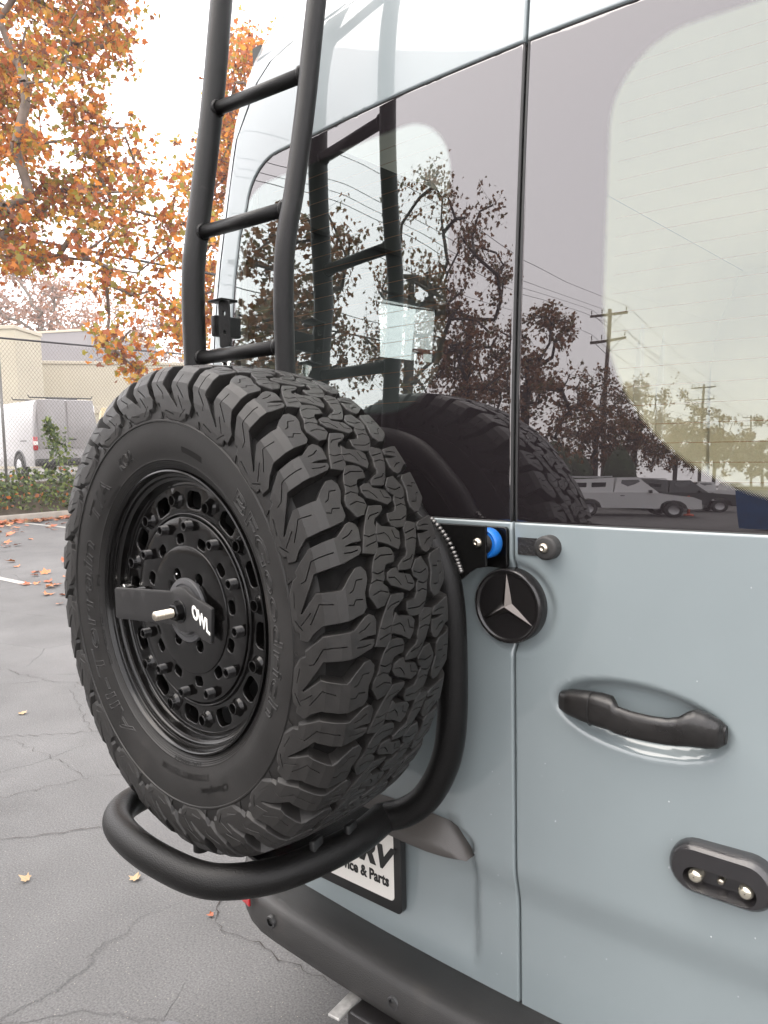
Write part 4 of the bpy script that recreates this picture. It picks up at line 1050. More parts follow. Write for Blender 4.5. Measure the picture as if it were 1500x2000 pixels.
def leaf_mesh(name, pts, size, rng, mats, weights, parent=None, kind='maple', flat=False, loc=None, down=.4):
    V, F_ = leaves_arrays(pts, size, rng, kind, flat, down); n, m = V.shape[:2]
    me = bpy.data.meshes.new(name); nf = len(F_); k = len(F_[0])
    me.vertices.add(n*m); me.vertices.foreach_set('co', V.reshape(-1).astype(np.float32))
    li = (np.arange(n)[:, None, None]*m+np.array(F_)[None]).reshape(-1)
    me.loops.add(len(li)); me.loops.foreach_set('vertex_index', li.astype(np.int32))
    me.polygons.add(n*nf); me.polygons.foreach_set('loop_start', (np.arange(n*nf)*k).astype(np.int32)); me.polygons.foreach_set('loop_total', np.full(n*nf, k, np.int32))
    for mm in mats: me.materials.append(mm)
    mi = rng.choice(len(mats), n, p=np.array(weights)/sum(weights)); me.polygons.foreach_set('material_index', np.repeat(mi, nf).astype(np.int32))
    me.update(calc_edges=True)
    return link(name, me, parent, loc)

def tree(name, label, cat, base, lean, blobs, nclus, nleaf, size, mats, weights, seed, bark=BARK, group=None, r0=.14, singles=0, spread=.26, kind='maple', extra_trunk=None, clump=.0):
    """blobs: (centre, radii) ellipsoids of the crown, world coordinates"""
    rng = np.random.default_rng(seed); rr = random.Random(seed)
    root = thing(name, label, cat, base, group=group); B = Vector(base)
    vol = np.array([b[1][0]*b[1][1]*b[1][2] for b in blobs]); C_ = []
    for i in rng.choice(len(blobs), nclus, p=vol**.7/(vol**.7).sum()):
        c, r = blobs[i]; d = rng.normal(size=3); d /= np.linalg.norm(d); u = rng.uniform(.25, 1)**.5
        C_.append(Vector([c[k]+d[k]*u*r[k] for k in range(3)]))
    # trunk then attach every cluster to the nearest point of the growing skeleton
    top = B+Vector(lean); nodes = []; par = []
    K = 9
    for i in range(K+1):
        t = i/K; nodes.append(B+(top-B)*t+Vector((sin(t*5+seed)*.10*t, cos(t*4+seed)*.10*t, 0))); par.append(i-1)
    C_.sort(key=lambda c: (c-top).length)
    load = [0]*len(nodes)
    for c in C_:
        best = min(range(3, len(nodes)), key=lambda i: (nodes[i]-c).length+.25*max(0, nodes[i].z-c.z)+ (0.15 if i < 8 else 0))
        a = nodes[best]; L_ = (c-a).length; k = max(1, int(L_/.45)); p = best
        for j in range(1, k+1):
            t = j/k; w_ = rr.gauss(0, .05)*L_*(1 if j < k else 0)
            nodes.append(a+(c-a)*t+Vector((w_, rr.gauss(0, .05)*L_*(j < k), .12*L_*sin(pi*t)))); par.append(p); p = len(nodes)-1
    n = len(nodes); w8 = [0]*n
    kids = [0]*n
    for i in range(n-1, 0, -1):
        w8[i] = max(w8[i], 1); w8[par[i]] += w8[i]*1.0; kids[par[i]] += 1
    tot = max(w8); rad = [max(.006, r0*(w8[i]/tot)**.48) for i in range(n)]
    for i in range(K+1): rad[i] = max(rad[i], r0*(1.15-.5*i/K))
    q = MB(); q.tube(nodes_local := [nodes[i]-B for i in range(K+1)], rad[:K+1], 10); q.obj('trunk', bark, root, smooth=True)
    q = MB()
    for i in range(K+1, n): q.tube([nodes[par[i]]-B, nodes[i]-B], [min(rad[par[i]], rad[i]*1.35), rad[i]], 5, cap=False)
    # twigs
    pts = []
    for c in C_:
        m = max(1, int(nleaf/nclus*rr.uniform(.4, 1.6)))
        tw = []
        for _ in range(4):
            e = Vector((rr.gauss(0, spread), rr.gauss(0, spread), rr.gauss(0, spread*.9))); tw.append(e); q.tube([c-B, c+e-B], [.006, .003], 3, cap=False)
        for _ in range(m):
            e = tw[rr.randrange(4)]*rr.uniform(.3, 1.15); g = spread*.42
            pts.append(c-B+e+Vector((rr.gauss(0, g), rr.gauss(0, g), rr.gauss(0, g))))
    q.obj('limbs', bark, root, smooth=True)
    pts = np.array(pts)
    if singles:
        d = np.linalg.norm(pts+np.array(B)-np.array(CAM), axis=1); order = np.argsort(d); near = pts[order[:singles]]; pts = pts[order[singles:]]
        V, F_ = leaves_arrays(near, size, rng, kind); shapes = []
        for k in range(8):
            vv = V[k]-near[k]
            for mm in mats[:5]:
                me = bpy.data.meshes.new('leaf'); me.from_pydata([tuple(v) for v in vv], [], F_); me.materials.append(mm); shapes.append(me)
        for p in near:
            o = bpy.data.objects.new('leaf', shapes[rr.randrange(len(shapes))]); COL.objects.link(o); o.parent = root; o.location = p
            o.rotation_euler = (rr.uniform(-1, 1), rr.uniform(-1, 1), rr.uniform(0, 6.28)); s_ = rr.uniform(.8, 1.15); o.scale = (s_, s_, s_)
    o = leaf_mesh('foliage', pts, size, rng, mats, weights, root, kind); tag(o, kind='stuff')
    return root

def at(px, py, D):
    d = F+cr*((px-750)/1502)+cu*((1000-py)/1502); return CAM+d*D
def atv(px, py, D): return tuple(at(px, py, D))

# ------------------------------------------------------------ the big sycamore over the fence
def blob(px, py, rp, D, ry_=None, dz=None):
    k = D/1502; return (atv(px, py, D), (rp*k, (dz or rp)*k, (ry_ or rp)*k))
SY = [blob(120, 30, 150, 16, 120), blob(40, 190, 150, 15.5, 120), blob(180, 170, 90, 16.2, 100), blob(225, 290, 85, 16, 80), blob(60, 330, 110, 15.6, 60), blob(150, 400, 130, 15.8, 70), blob(270, 400, 80, 16.2, 70), blob(20, 480, 90, 15.4, 60), blob(250, 500, 100, 15.8, 75),
      blob(190, 585, 75, 15.5, 38), blob(310, 580, 55, 16, 70), blob(250, 650, 55, 15.6, 50), blob(285, 700, 45, 15.7, 32), blob(225, 690, 35, 15.6, 30), blob(350, 430, 40, 16.5, 80), blob(215, 10, 60, 16, 90), blob(340, 640, 30, 16.2, 45), blob(-120, 200, 220, 16.5, 200), blob(60, -120, 220, 16.3, 150), blob(-90, 430, 120, 15.8, 90)]
tb_ = at(-230, 700, 16.3); tb_ = (tb_.x, tb_.y, .35)
tl_ = at(-40, 380, 15.9)
tree('sycamore_tree', 'big orange-leaved sycamore hanging over the chain-link fence at upper left', 'tree', tb_, tl_-Vector(tb_), SY, 300, 18500, .150, LEAFS, (3, 4.0, 2.8, 2.8, 1.6), 4, r0=.17, singles=280, spread=.30)
S2 = [blob(470, 140, 55, 24, 70), blob(455, 300, 60, 24, 110), blob(430, 480, 65, 24, 110), blob(400, 600, 60, 24, 90), blob(520, 300, 90, 25, 260), blob(395, 330, 40, 24, 60)]
b2 = at(520, 800, 24.5); b2 = (b2.x, b2.y, .3)
tree('sycamore_tree', 'orange tree seen behind the ladder rungs beside the van edge', 'tree', b2, at(480, 420, 24.5)-Vector(b2), S2, 190, 12000, .17, LEAFS, (3, 4.5, 3, 1.6, 1), 9, r0=.15, spread=.34)
# far trees at left, haze painted into their pale leaf colour
for i, (px, py, rp, D, lab) in enumerate(((60, 560, 110, 62, 'haze-tinted mauve tree far behind the cream building, left of two'), (230, 640, 130, 75, 'haze-tinted mauve tree far behind the cream building, right of two'), (430, 640, 110, 80, 'pale tree far off beyond the black ladder foot'))):
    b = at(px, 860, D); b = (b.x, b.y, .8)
    tree('far_tree', lab, 'tree', b, (0, 0, 6), [blob(px, py+20, rp*.8, D, rp*.75), blob(px-40, py+70, rp*.6, D), blob(px+50, py+60, rp*.6, D)], 90, 4200, .30, HAZET, (1, 1), 30+i, bark=BARK, r0=.3, spread=.75, kind='oval')

# ------------------------------------------------------------ chain-link fence
FX = -17.35
fn = thing('chain_link_fence', 'chain-link fence with dark top rail standing on the planted bank', 'fence', (FX, 0, .8))
fz1_ = 3.30
def fl(y, z): return (0, y, z)
y0f, y1f = -4, 34
for k in range(-3, 9):
    yy = 6.85+3.35*k
    MB().tube([(0, yy, -.2), (0, yy, fz1_)], .032, 10).obj('fence_post', POST, fn, smooth=True)
MB().tube([(0, y0f, fz1_), (0, y1f, fz1_)], .024, 8).obj('top_rail', DARKRAIL, fn, smooth=True)
sp_ = .088; H_ = fz1_-.05
q = MB()
def wire(a, b, r=.0034):
    a = Vector(a); b = Vector(b); d = (b-a).normalized(); n1 = Vector((1, 0, 0)); n2 = d.cross(n1)
    q.add([a+n1*r, a-n1*.5*r+n2*.87*r, a-n1*.5*r-n2*.87*r, b+n1*r, b-n1*.5*r+n2*.87*r, b-n1*.5*r-n2*.87*r], [(0, 1, 4, 3), (1, 2, 5, 4), (2, 0, 3, 5)])
y = y0f-H_
while y < y1f:
    ya, za, yb, zb = y, 0, y+H_*.8, H_
    if ya < y0f: za = (y0f-ya)/.8; ya = y0f
    if yb > y1f: zb -= (yb-y1f)/.8; yb = y1f
    if za < H_ and zb > 0:
        wire((.03, ya, za), (.03, yb, zb)); wire((.034, ya, H_-za), (.034, yb, H_-zb))
    y += sp_
o = q.obj('wire_mesh', GALV, fn); tag(o, kind='stuff')

# ------------------------------------------------------------ ivy on the bank
rng = np.random.default_rng(5)
n = 15000
yy = rng.uniform(-2, 30, n)*1.0; xx = rng.uniform(-17.45, -16.33, n); prof_x = np.array(gx[::-1]); prof_z = np.array(gz_[::-1])
hill = .10+.16*np.sin(yy*1.7)*np.sin(yy*.63+xx*3)
zz = np.interp(xx, prof_x, prof_z)+rng.uniform(0, 1, n)**.7*(.30+hill*.8)
o = leaf_mesh('ivy_ground_cover', np.stack([xx, yy, zz], 1), .10, rng, IVY, (5, 3.4, 2.6, .35, .35), kind='oval', down=.1); tag(o, kind='stuff')
# climbing sprig in front of the white van
sp0 = at(112, 915, 16.9); ivr = thing('ivy_sprig', 'green ivy sprig climbing the fence in front of the white van', 'ivy', tuple(sp0))
P = [at(118, 920, 16.95), at(118, 885, 16.95), at(108, 860, 16.95), at(98, 840, 16.95), at(90, 818, 16.95)]
MB().tube([p-sp0 for p in P], .008, 6).obj('stem', BARK, ivr, smooth=True)
pts = []
for i in range(420):
    t = rng.uniform(0, 1)**.9; k = min(3, int(t*4)); a = P[k].lerp(P[k+1], t*4-k); s_ = .17*(1-t)+.06
    pts.append(a-sp0+Vector(rng.normal(size=3)*s_*.7))
o = leaf_mesh('leaves', np.array(pts), .095, rng, IVY[:3], (4, 3, 1), ivr, kind='oval'); tag(o, kind='stuff')

# ------------------------------------------------------------ fallen leaves
def leafpile(name, pts, size, lab=None):
    V = np.array(pts); o = leaf_mesh(name, V, size, rng, FALL, (4, 4, .6), kind='maple', flat=True); tag(o, kind='stuff')
pl_ = []
for i in range(1700):
    y = rng.uniform(1, 22); pl_.append((-16.10+abs(rng.normal())*.30*(1+.5*sin(y*2)), y, .012+rng.uniform(0, .03)))
for i in range(260):
    y = rng.uniform(2, 13); pl_.append((-15.9+abs(rng.normal())*1.5, y, .012))
leafpile('leaf_litter', pl_, .15)
T_, FL_ = leaf_shape('maple')
def fallen(px, py, size, mi, rz, label, group=None):
    d = F+cr*((px-750)/1502)+cu*((1000-py)/1502); t = -CAM.z/d.z; p = CAM+d*t
    vv = [(v[0]*size*RND.uniform(.7, 1.15), v[1]*size*RND.uniform(.85, 1.05), v[2]*size*RND.uniform(.6, 2.2)+.004) for v in T_]
    o = mesh_obj('fallen_leaf', vv, FL_, FALL[mi]); o.location = (p.x, p.y, .002); o.rotation_euler = (RND.uniform(-.1, .25), RND.uniform(-.2, .2), rz)
    tag(o, label, 'leaf', group)
fallen(45, 1397, .060, 2, 1.2, 'small tan leaf alone on the asphalt at the left picture edge')
fallen(262, 1724, .050, 2, .6, 'pale curled leaf below the bent tube carrier')
fallen(57, 1722, .046, 2, 2.0, 'pale tan leaf lying left of the pale curled leaf')
fallen(418, 1790, .028, 0, 2.4, 'tiny red leaf caught in the wide asphalt crack')
for i, (px, py, s_) in enumerate(((62, 1120, .13), (92, 1122, .15), (60, 1142, .13), (98, 1160, .16), (118, 1143+20, .12), (68, 1143, .1), (96, 1138, .13), (30, 1098, .15), (12, 1068, .16), (5, 1062, .18), (123, 1097, .14), (36, 1108, .12), (75, 1125, .1), (117, 1180, .09), (10, 1048, .14), (128, 1128, .1), (135, 1100, .15), (3, 1040, .17), (105, 1143, .14), (88, 1149, .16))):
    fallen(px, py, s_*1.05, i % 2, i*1.3, 'rust-brown maple leaf scattered on the parking lot left of the spare tyre', 'leaves scattered on the parking lot')

# ------------------------------------------------------------ parked vans beyond the fence
def cargo_van(loc, rz, W, Lh, H, paint, label, rack=True, high=True):
    v = thing('cargo_van', label, 'van', loc, (0, 0, rz))
    # cross sections along y (0 rear) : (y, half width scale, z top)
    hw_ = W/2; zb = .32
    def sec(y, top, sc, roofin):
        h = hw_*sc
        return [(-h, y, zb), (-h*1.0, y, .95), (-h*.99, y, 1.15), (-h*(roofin+.06), y, top-.16), (-h*roofin, y, top-.03), (-h*(roofin-.12), y, top), (h*(roofin-.12), y, top), (h*roofin, y, top-.03), (h*(roofin+.06), y, top-.16), (h*.99, y, 1.15), (h, y, .95), (h, y, zb)]
    S = [sec(0, H-.03, .97, .80), sec(.06, H, 1.0, .83), sec(Lh*.55, H, 1, .83), sec(Lh*.68, H-.02, 1, .80), sec(Lh*.80, 1.12, .98, .90), sec(Lh*.97, .95, .92, .9), sec(Lh, .75, .85, .9)]
    V = [p for s in S for p in s]; m = 12
    Fc = [(i*m+k, (i+1)*m+k, (i+1)*m+k+1, i*m+k+1) for i in range(len(S)-1) for k in range(m-1)]+[tuple(range(m)), tuple(reversed([(len(S)-1)*m+k for k in range(m)]))]
    mesh_obj('body', V, Fc, paint, v, smooth=True, angle=25)
    sm = pmat('van_seam', (.10, .10, .10), .7)
    for s in (-1, 1):
        d = MB().box((s*hw_*.43, -.012, .95+(H-.95)*.42), (hw_*.80, .02, (H-.55)*.84), bev=.012).obj('rear_door', paint, v, angle=40)
        if not high: MB().box((s*hw_*.43, -.025, H-.62), (hw_*.66, .012, .42), bev=.01).obj('rear_window', GLASSD, d, angle=40)
    MB().box((.02+.12, -.035, 1.02), (.20, .02, .035), bev=.006).obj('door_handle', BLACKP, v)
    MB().box((.12, -.028, .80), (.035, .012, .035), bev=.006).obj('door_lock', BLACKP, v)
    MB().box((-.10, -.028, .97), (.05, .012, .025)).obj('door_lock', BLACKP, v)
    for s in (-1, 1):
        t_ = MB().box((s*hw_*.925, -.012, .92), (.12, .05, .36), bev=.012).obj('tail_lamp', REDL, v, angle=40)
        MB().box((s*hw_*.925, -.036, .93), (.11, .006, .10)).obj('lamp_lens', WHITE, t_)
    MB().box((0, -.03, .42), (W*.94, .10, .20), bev=.03).obj('bumper', BLACKP, v, angle=40)
    MB().box((-hw_-.004, .62, 1.0), (.012, .42, .02)).obj('side_rail', DARK, v)
    for y in (.95, Lh*.80):
        for s in (-1, 1):
            MB().lathe([(.0001, s*.004), (.40, s*.004), (.40, 0)], 28, 'X', (s*hw_, y, .36)).obj('wheel_well', DARK, v)
            wl_ = MB().lathe([(.20, -.09), (.29, -.09), (.325, -.06), (.325, .06), (.29, .09), (.20, .09)], 28, 'X', (s*(hw_-.05), y, .325)).obj('wheel', TYREF, v, smooth=True)
            MB().lathe([(.001, -.08), (.12, -.085), (.2, -.075)] if s < 0 else [(.001, .08), (.12, .085), (.2, .075)], 24, 'X', (s*(hw_-.045), y, .325)).obj('hub_cap', RIMF, wl_, smooth=True)
            MB().tube([(s*(hw_+.002), y+.40*cos(t), .325+.42*sin(t)) for t in np.linspace(0, pi, 14)], .028, 8).obj('wheel_arch', pmat('arch_plastic', (.10, .10, .105), .6), v, smooth=True)
    if rack:
        for y in (.25, 1.4):
            r_ = MB().tube([(-hw_*.95, y, H+.12), (-hw_*.92, y, H+.055), (hw_*.92, y, H+.055), (hw_*.95, y, H+.12)], .018, 8).obj('roof_bar', BLACKP, v, smooth=True)
        MB().box((0, .22, H+.02), (hw_*.9, .12, .04), bev=.01).obj('roof_lamp', BLACKP, v)
    return v
vl = at(73, 900, 20.5); vr = at(193, 900, 20.9)
VW = 1.82; ctr = (vl+vr)/2; wy = atan2(vr.y-vl.y, vr.x-vl.x)
dirL = atan2((at(193, 900, 20.5)-at(73, 900, 20.5)).y, (at(193, 900, 20.5)-at(73, 900, 20.5)).x)
cv_rot = dirL+radians(45)
cv = (ctr.x, ctr.y)
cargo_van((ctr.x, ctr.y, .80), cv_rot, VW, 4.3, 2.08, VANW, 'white compact cargo van parked behind the fence at far left')
c2 = at(258, 900, 23.5); cargo_van((c2.x, c2.y, .80), dirL+radians(18), 1.95, 4.9, 1.98, VANY, 'pale yellow van showing between the white van and the spare tyre', rack=False, high=False)

# ------------------------------------------------------------ cream buildings
def building(name, label, c, size, rz, mat, trim=CREAMT, wins=(), band=None):
    b = thing(name, label, 'building', (c[0], c[1], .8), (0, 0, rz))
    w_, d_, h_ = size
    MB().box((0, d_/2, h_/2), (w_, d_, h_)).obj('wall', mat, b)
    MB().box((0, d_/2, h_+.06), (w_+.12, d_+.12, .16), bev=.02).obj('parapet', trim, b)
    if band: MB().box((0, -.02, band[0]), (w_*.98, .10, band[1]), bev=.01).obj('fascia', trim, b)
    for (x, z, ww, hh) in wins:
        f_ = MB().box((x, -.01, z), (ww+.12, .08, hh+.12), bev=.01).obj('window', trim, b)
        MB().box((x, -.035, z), (ww, .06, hh)).obj('pane', GLASSD, f_)
    return b
bL = at(45, 880, 38); bR = at(420, 880, 41)
rzb = atan2(bR.y-bL.y, bR.x-bL.x); mid = (bL+bR)/2; Lw = (bR-bL).length
zt = at(200, 714, 39.5).z-.8
building('warehouse', 'long low cream warehouse wall behind the parked white van', (mid.x, mid.y), (Lw, 12, zt), rzb, CREAMW, wins=[(x, 1.5, 1.3, 1.0) for x in np.arange(-Lw/2+3, Lw/2-1, 2.6)], band=(2.75, .35))
bA = at(-180, 880, 33); zt2 = at(20, 645, 33).z-.8
bB = at(43, 880, 33); wA = (bB-bA).length; mA = (bA+bB)/2
building('warehouse', 'taller cream building block at the left edge of the picture', (mA.x, mA.y), (wA, 2.5, zt2), atan2(bB.y-bA.y, bB.x-bA.x), CREAMW, wins=[(-1.5, 2.2, 1.1, 1.2)])
bC = at(70, 880, 55); zc = at(70, 655, 55).z-.8
building('warehouse', 'distant grey building faint in the haze above the cream wall', (bC.x, bC.y), (9, 10, zc), dirL-.2, GREYW, wins=[(-1.5, 3.5, 1.5, 1), (1.8, 3.5, 1.5, 1)])

# ------------------------------------------------------------ utility poles and cables along the lot
PX = -12.4
def pole(y, label, x=PX, h=11.6, tr=False):
    p = thing('utility_pole', label, 'utility pole', (x if y < 0 else -20.5, y, 0), (0, 0, .05), group='utility poles along the lot')
    MB().tube([(0, 0, -.2), (0, 0, 4), (0, 0, h)], [.19, .17, .12], 12).obj('mast', POLE, p, smooth=True)
    for z in (h-.35, h-1.75):
        a_ = MB().box((0, .13, z), (2.5, .10, .13), bev=.01).obj('crossarm', POLE, p)
        for x_ in (-1.15, -.45, 1.15): MB().lathe([(.001, .30), (.03, .29), (.045, .2), (.03, .18), (.045, .1), (.02, .06), (.02, 0)], 10, 'Z', (x_, .13, z+.06)).obj('insulator', CONC, a_, smooth=True)
        MB().tube([(-.9, .13, z-.05), (0, .12, z-.75), (.9, .13, z-.05)], .018, 6).obj('brace', POST, a_, smooth=True)
    if tr: MB().tube([(.42, 0, h-3.6), (.42, 0, h-2.7)], .22, 14).obj('transformer', POST, p, smooth=True, angle=50)
YP_ = [-32.5, -60, -96, 38]
for y, lb in zip(YP_, ('nearest utility pole mirrored in the right door glass', 'second utility pole along the line in the mirrored lot', 'farthest mirrored utility pole with a grey transformer', 'utility pole beyond the orange trees past the van')):
    pole(y, lb, tr=(y == -96))
def cable(name, x, z, sag, label, r=.014, ys=(-96, -60, -32.5, 38), grp='overhead cables'):
    c = thing(name, label, 'cable', (PX+x, ys[0], z), group=grp); P = []
    for a, b in zip(ys, ys[1:]):
        sg = sag*((b-a)/35)**1.6
        P += [(0, a+(b-a)*t-ys[0], -4*sg*t*(1-t)) for t in np.linspace(0, 1, 22)[:-1]]
    P.append((0, ys[-1]-ys[0], 0)); P = [(x_-8.1*max(0, (y_+ys[0]+32.5)/70.5), y_, z_+(1.2 if z < 9 else 0)*max(0, (y_+ys[0]+32.5)/70.5)) for x_, y_, z_ in P]; MB().tube(P, r, 5).obj('cable_run', WIRE, c, smooth=True)
    return c
for x, lb in zip((-1.15, -.45, 1.15), ('outermost thin power cable on the upper crossarms, farthest from the vans', 'middle thin power cable on the upper crossarms of the poles', 'innermost thin power cable on the upper crossarms, nearest the vans')): cable('overhead_cable', x, 11.66, .35, lb, .011, grp='upper power cables')
for x, lb in zip((-1.15, 1.15), ('outer thin power cable on the lower crossarms of the poles', 'inner thin power cable on the lower crossarms, nearer the vans')): cable('overhead_cable', x, 10.26, .35, lb, .011, grp='lower power cables')
cable('overhead_cable', .2, 7.4, .38, 'thin black telephone cable above the thick one', .014)
cable('overhead_cable', .2, 6.8, .40, 'thick black telephone cable lowest on the utility poles', .036)

# ------------------------------------------------------------ the lot behind the camera (seen mirrored in the glass)
def mir(az, D, z=0): return (.2+D*sin(radians(az)), -D*cos(radians(az)), z)
BW = (3, 3, 2)
def mtree(az, D, h, wd, lab, seed, nl=5200, ncl=120, name='leafy_tree', r0=.16, low=.28, size=.17):
    b = mir(az, D); X = Vector(b)
    bl = [((X.x, X.y, h*.80), (wd*.42, wd*.42, h*.20)), ((X.x-wd*.2, X.y, h*.60), (wd*.5, wd*.45, h*.16)), ((X.x+wd*.25, X.y+.3, h*.52), (wd*.48, wd*.45, h*.15)), ((X.x, X.y, h*(low+.14)), (wd*.55, wd*.5, h*.13))]
    tree(name, lab, 'tree', b, (0, 0, h*.62), bl, ncl, nl, size, LEAFB, BW, seed, bark=BARKD, r0=r0, spread=.30)
mtree(-44.5, 13.5, 8.9, 3.6, 'near sparse tree mirrored in the left door glass', 50, 3200, 80, low=.24, size=.115)
mtree(-37, 15.5, 9.0, 3.4, 'dense rust-brown tree mirrored across the door gap', 51, 5600, 110, low=.2, size=.12)
mtree(-57.5, 14.5, 8.2, 3.2, 'brown tree mirrored behind the ladder rails', 59, 4200, 110, low=.2, size=.16)
mtree(-29.5, 20, 8.0, 3.8, 'brown tree mirrored right of the door gap', 52, 3700, 105, low=.2)
mtree(-22, 31, 7.6, 4.6, 'brown tree mirrored behind the white pickup', 53, 5200, 110)
mtree(-18, 37, 8.0, 5.0, 'bushy tree mirrored right of the nearest pole', 54, 4600, 110)
mtree(-14, 44, 8.0, 5.4, 'broad tree mirrored between two poles', 55, 4200, 110)
mtree(-10.6, 55, 8.2, 6.5, 'round tree mirrored beside the second pole', 56, 3800, 100, size=.24)
mtree(-6.5, 66, 8.0, 8, 'far round tree mirrored by the dumpster', 57, 3400, 100, size=.28)
mtree(-2.5, 70, 8.0, 8, 'last far tree mirrored at the right edge', 58, 3000, 90, size=.28)
for i, (az, D, h, lab) in enumerate(((-26.5, 25, 3.1, 'tall dark clipped hedge mirrored left of the pickup'), (-24, 27, 2.7, 'lower dark hedge mirrored behind the pickup roof'), (-19.5, 28, 3.0, 'dark hedge mirrored right of the pickup cab'), (-31, 23, 2.6, 'dark hedge mirrored low beside the tyre reflection'))):
    b = mir(az, D); hr = thing('hedge', lab, 'hedge', b)
    MB().lathe([(.001, h), (.35, h*.97), (.75, h*.8), (1.0, h*.4), (.9, 0)], 16, 'Z').obj('core', GREEN, hr, smooth=True)
    d = rng.normal(size=(1800, 3)); d /= np.linalg.norm(d, axis=1)[:, None]; d[:, 2] = np.abs(d[:, 2])
    o = leaf_mesh('foliage', d*np.array([1.05, 1.05, h])*rng.uniform(.8, 1.08, (1800, 1)), .11, rng, [IVY[2], IVY[0]], (3, 1), hr, kind='oval'); tag(o, kind='stuff')
# wooden fence line behind
rf = thing('board_fence', 'dull board fence mirrored along the far side of the lot', 'fence', (-17.0, -66, 0))
for i in range(22):
    MB().box((0, i*2.5, .95), (.06, 2.46, 1.9)).obj('fence_panel', pmat('fence_boards', (.12, .10, .085), .9, var=.2) if i == 0 else bpy.data.materials['fence_boards'], rf)

def pickup(loc, rz, paint, label, cap=True):
    p = thing('pickup_truck', label, 'pickup truck', loc, (0, 0, rz)); W = .86
    def extr(pts, w0, name, mat, parent, y_in=.0, tw=1.0):
        V = [(x, -w0*(1 if z < 1.05 else tw), z) for x, z in pts]+[(x, w0*(1 if z < 1.05 else tw), z) for x, z in pts]; n = len(pts)
        Fc = [tuple(range(n)), tuple(reversed(range(n, 2*n)))]+[(i, i+n, (i+1) % n+n, (i+1) % n) for i in range(n)]
        return mesh_obj(name, V, Fc, mat, parent)
    body = [(-2.4, .45), (-2.4, 1.02), (.95, 1.05), (2.1, .93), (2.42, .80), (2.45, .42), (1.95, .40), (1.88, .60), (1.70, .74), (1.45, .79), (1.2, .74), (1.02, .60), (.95, .38), (-1.05, .38), (-1.12, .60), (-1.30, .74), (-1.55, .79), (-1.80, .74), (-1.98, .60), (-2.05, .45)]
    extr(body, W, 'body', paint, p)
    cabp = [(-.62, 1.03), (-.50, 1.60), (.28, 1.62), (1.0, 1.04)]
    cb = extr(cabp, W*.93, 'cab', paint, p, tw=.86)
    for s in (-1, 1):
        mesh_obj('cab_window', [(-.42, s*W*.915, 1.08), (-.34, s*W*.82, 1.52), (.26, s*W*.82, 1.54), (.74, s*W*.90, 1.08)], [(0, 1, 2, 3)], GLASSD, cb)
        MB().box((.62, s*(W+.09), 1.10), (.12, .12, .12), bev=.02).obj('door_mirror', BLACKP, p)
        MB().box((-.35, s*(W+.005), .90), (.14, .02, .03)).obj('door_handle', BLACKP, p)
        MB().box((2.36, s*.66, .74), (.16, .30, .15), bev=.02).obj('headlight', LAMPC, p)
        MB().box((-2.40, s*.78, .82), (.05, .12, .32), bev=.01).obj('tail_lamp', REDL, p)
    mesh_obj('windscreen', [(.34, -.66, 1.585), (.34, .66, 1.585), (.99, .74, 1.07), (.99, -.74, 1.07)], [(0, 1, 2, 3)], GLASSD, cb)
    MB().box((2.44, 0, .78), (.05, .9, .16), bev=.01).obj('grille', BLACKP, p)
    MB().box((2.48, 0, .52), (.14, 1.7, .18), bev=.03).obj('bumper', pmat('truck_bumper', (.1, .1, .1), .5), p)
    if cap:
        cp = extr([(-2.4, 1.03), (-2.34, 1.55), (-.62, 1.60), (-.66, 1.03)], W*.95, 'canopy', paint, p, tw=.9)
        for s in (-1, 1):
            for x0 in (-2.15, -1.45): MB().box((x0+.28, s*W*.905, 1.31), (.52, .03, .26), bev=.02, R=Matrix.Rotation(-s*.16, 3, 'X')).obj('canopy_window', GLASSD, cp)
            MB().box((-1.45, s*.6, 1.64), (1.6, .04, .04)).obj('roof_bar', RIMF, cp)
    for x in (1.45, -1.55):
        for s in (-1, 1):
            wl_ = MB().lathe([(.20, -.10), (.30, -.10), (.345, -.07), (.345, .07), (.30, .10), (.20, .10)], 28, 'Y', (x, s*(W-.08), .345)).obj('wheel', TYREF, p, smooth=True)
            MB().lathe([(.001, s*.06), (.10, s*.085), (.19, s*.075), (.205, s*.095)], 20, 'Y', (x, s*(W-.08), .345)).obj('hub_cap', RIMF, wl_, smooth=True)
    return p
WT = pmat('white_truck_paint', (.62, .62, .62), .35, coat=.5)
pickup(mir(-18.9, 19.5), radians(-36), WT, 'white pickup with canopy mirrored low in the right door glass')
pickup(mir(-13.6, 25), radians(-30), DARKCAR, 'dark pickup mirrored beside the white canopy truck')
pickup(mir(-11.6, 34), radians(150), WT, 'white pickup seen tail first in the mirrored lot', cap=False)
pickup(mir(-9.0, 42), radians(-32), WT, 'small far white pickup mirrored left of the blue dumpster', cap=False)
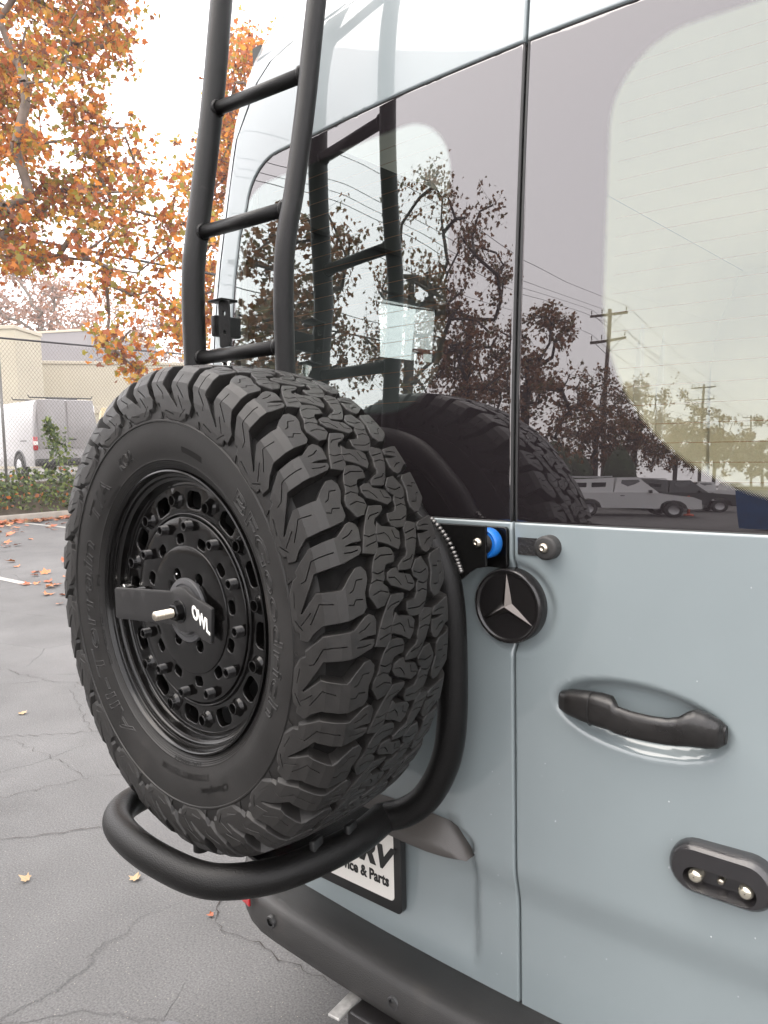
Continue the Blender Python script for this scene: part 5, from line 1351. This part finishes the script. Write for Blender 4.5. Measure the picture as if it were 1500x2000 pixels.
# blue dumpster
dm = thing('dumpster', 'blue dumpster with black lid mirrored at the right glass edge', 'dumpster', mir(-2.9, 13.5), (0, 0, .3))
V = [(-.95, -.7, .12), (.95, -.7, .12), (.95, .7, .12), (-.95, .7, .12), (-1.0, -.85, 1.05), (1.0, -.85, 1.05), (1.0, .8, 1.3), (-1.0, .8, 1.3)]
MB().add(V, [(0, 1, 5, 4), (1, 2, 6, 5), (2, 3, 7, 6), (3, 0, 4, 7), (3, 2, 1, 0)]).obj('bin', DUMP, dm)
MB().add([(-1.02, -.9, 1.08), (1.02, -.9, 1.08), (1.02, .82, 1.34), (-1.02, .82, 1.34), (-1.02, -.9, 1.12), (1.02, -.9, 1.12), (1.02, .82, 1.38), (-1.02, .82, 1.38)], [(0, 1, 5, 4), (1, 2, 6, 5), (2, 3, 7, 6), (3, 0, 4, 7), (4, 5, 6, 7), (3, 2, 1, 0)]).obj('lid', BLACKP, dm)
for k in range(5): MB().box((-.75+k*.375, -.80, .60), (.06, .06, .9)).obj('rib', DUMP, dm)
mk = thing('marker_post', 'orange marker post mirrored in front of the pickups', 'post', mir(-12.6, 21))
MB().lathe([(.001, .95), (.05, .93), (.055, .1), (.18, .06), (.2, 0)], 14, 'Z').obj('post', ORANGE, mk, smooth=True, angle=40)
MB().lathe([(.057, .82), (.060, .81), (.060, .72), (.057, .71)], 14, 'Z').obj('band', WHITE, mk, smooth=True)

# ============================================================ fog
hz_ = MB().box((-10, 15, 8.6), (260, 250, 19.2)).obj('haze', DARK)
hm = bpy.data.materials.new('haze_air'); hm.use_nodes = True; hn = hm.node_tree.nodes; hn.remove(hn['Principled BSDF'])
pv = hn.new('ShaderNodeVolumePrincipled'); pv.inputs['Color'].default_value = (.97, .95, .95, 1); pv.inputs['Density'].default_value = .0013; pv.inputs['Anisotropy'].default_value = .2
hm.node_tree.links.new(pv.outputs[0], hn['Material Output'].inputs['Volume']); hz_.data.materials.clear(); hz_.data.materials.append(hm); tag(hz_, kind='stuff')
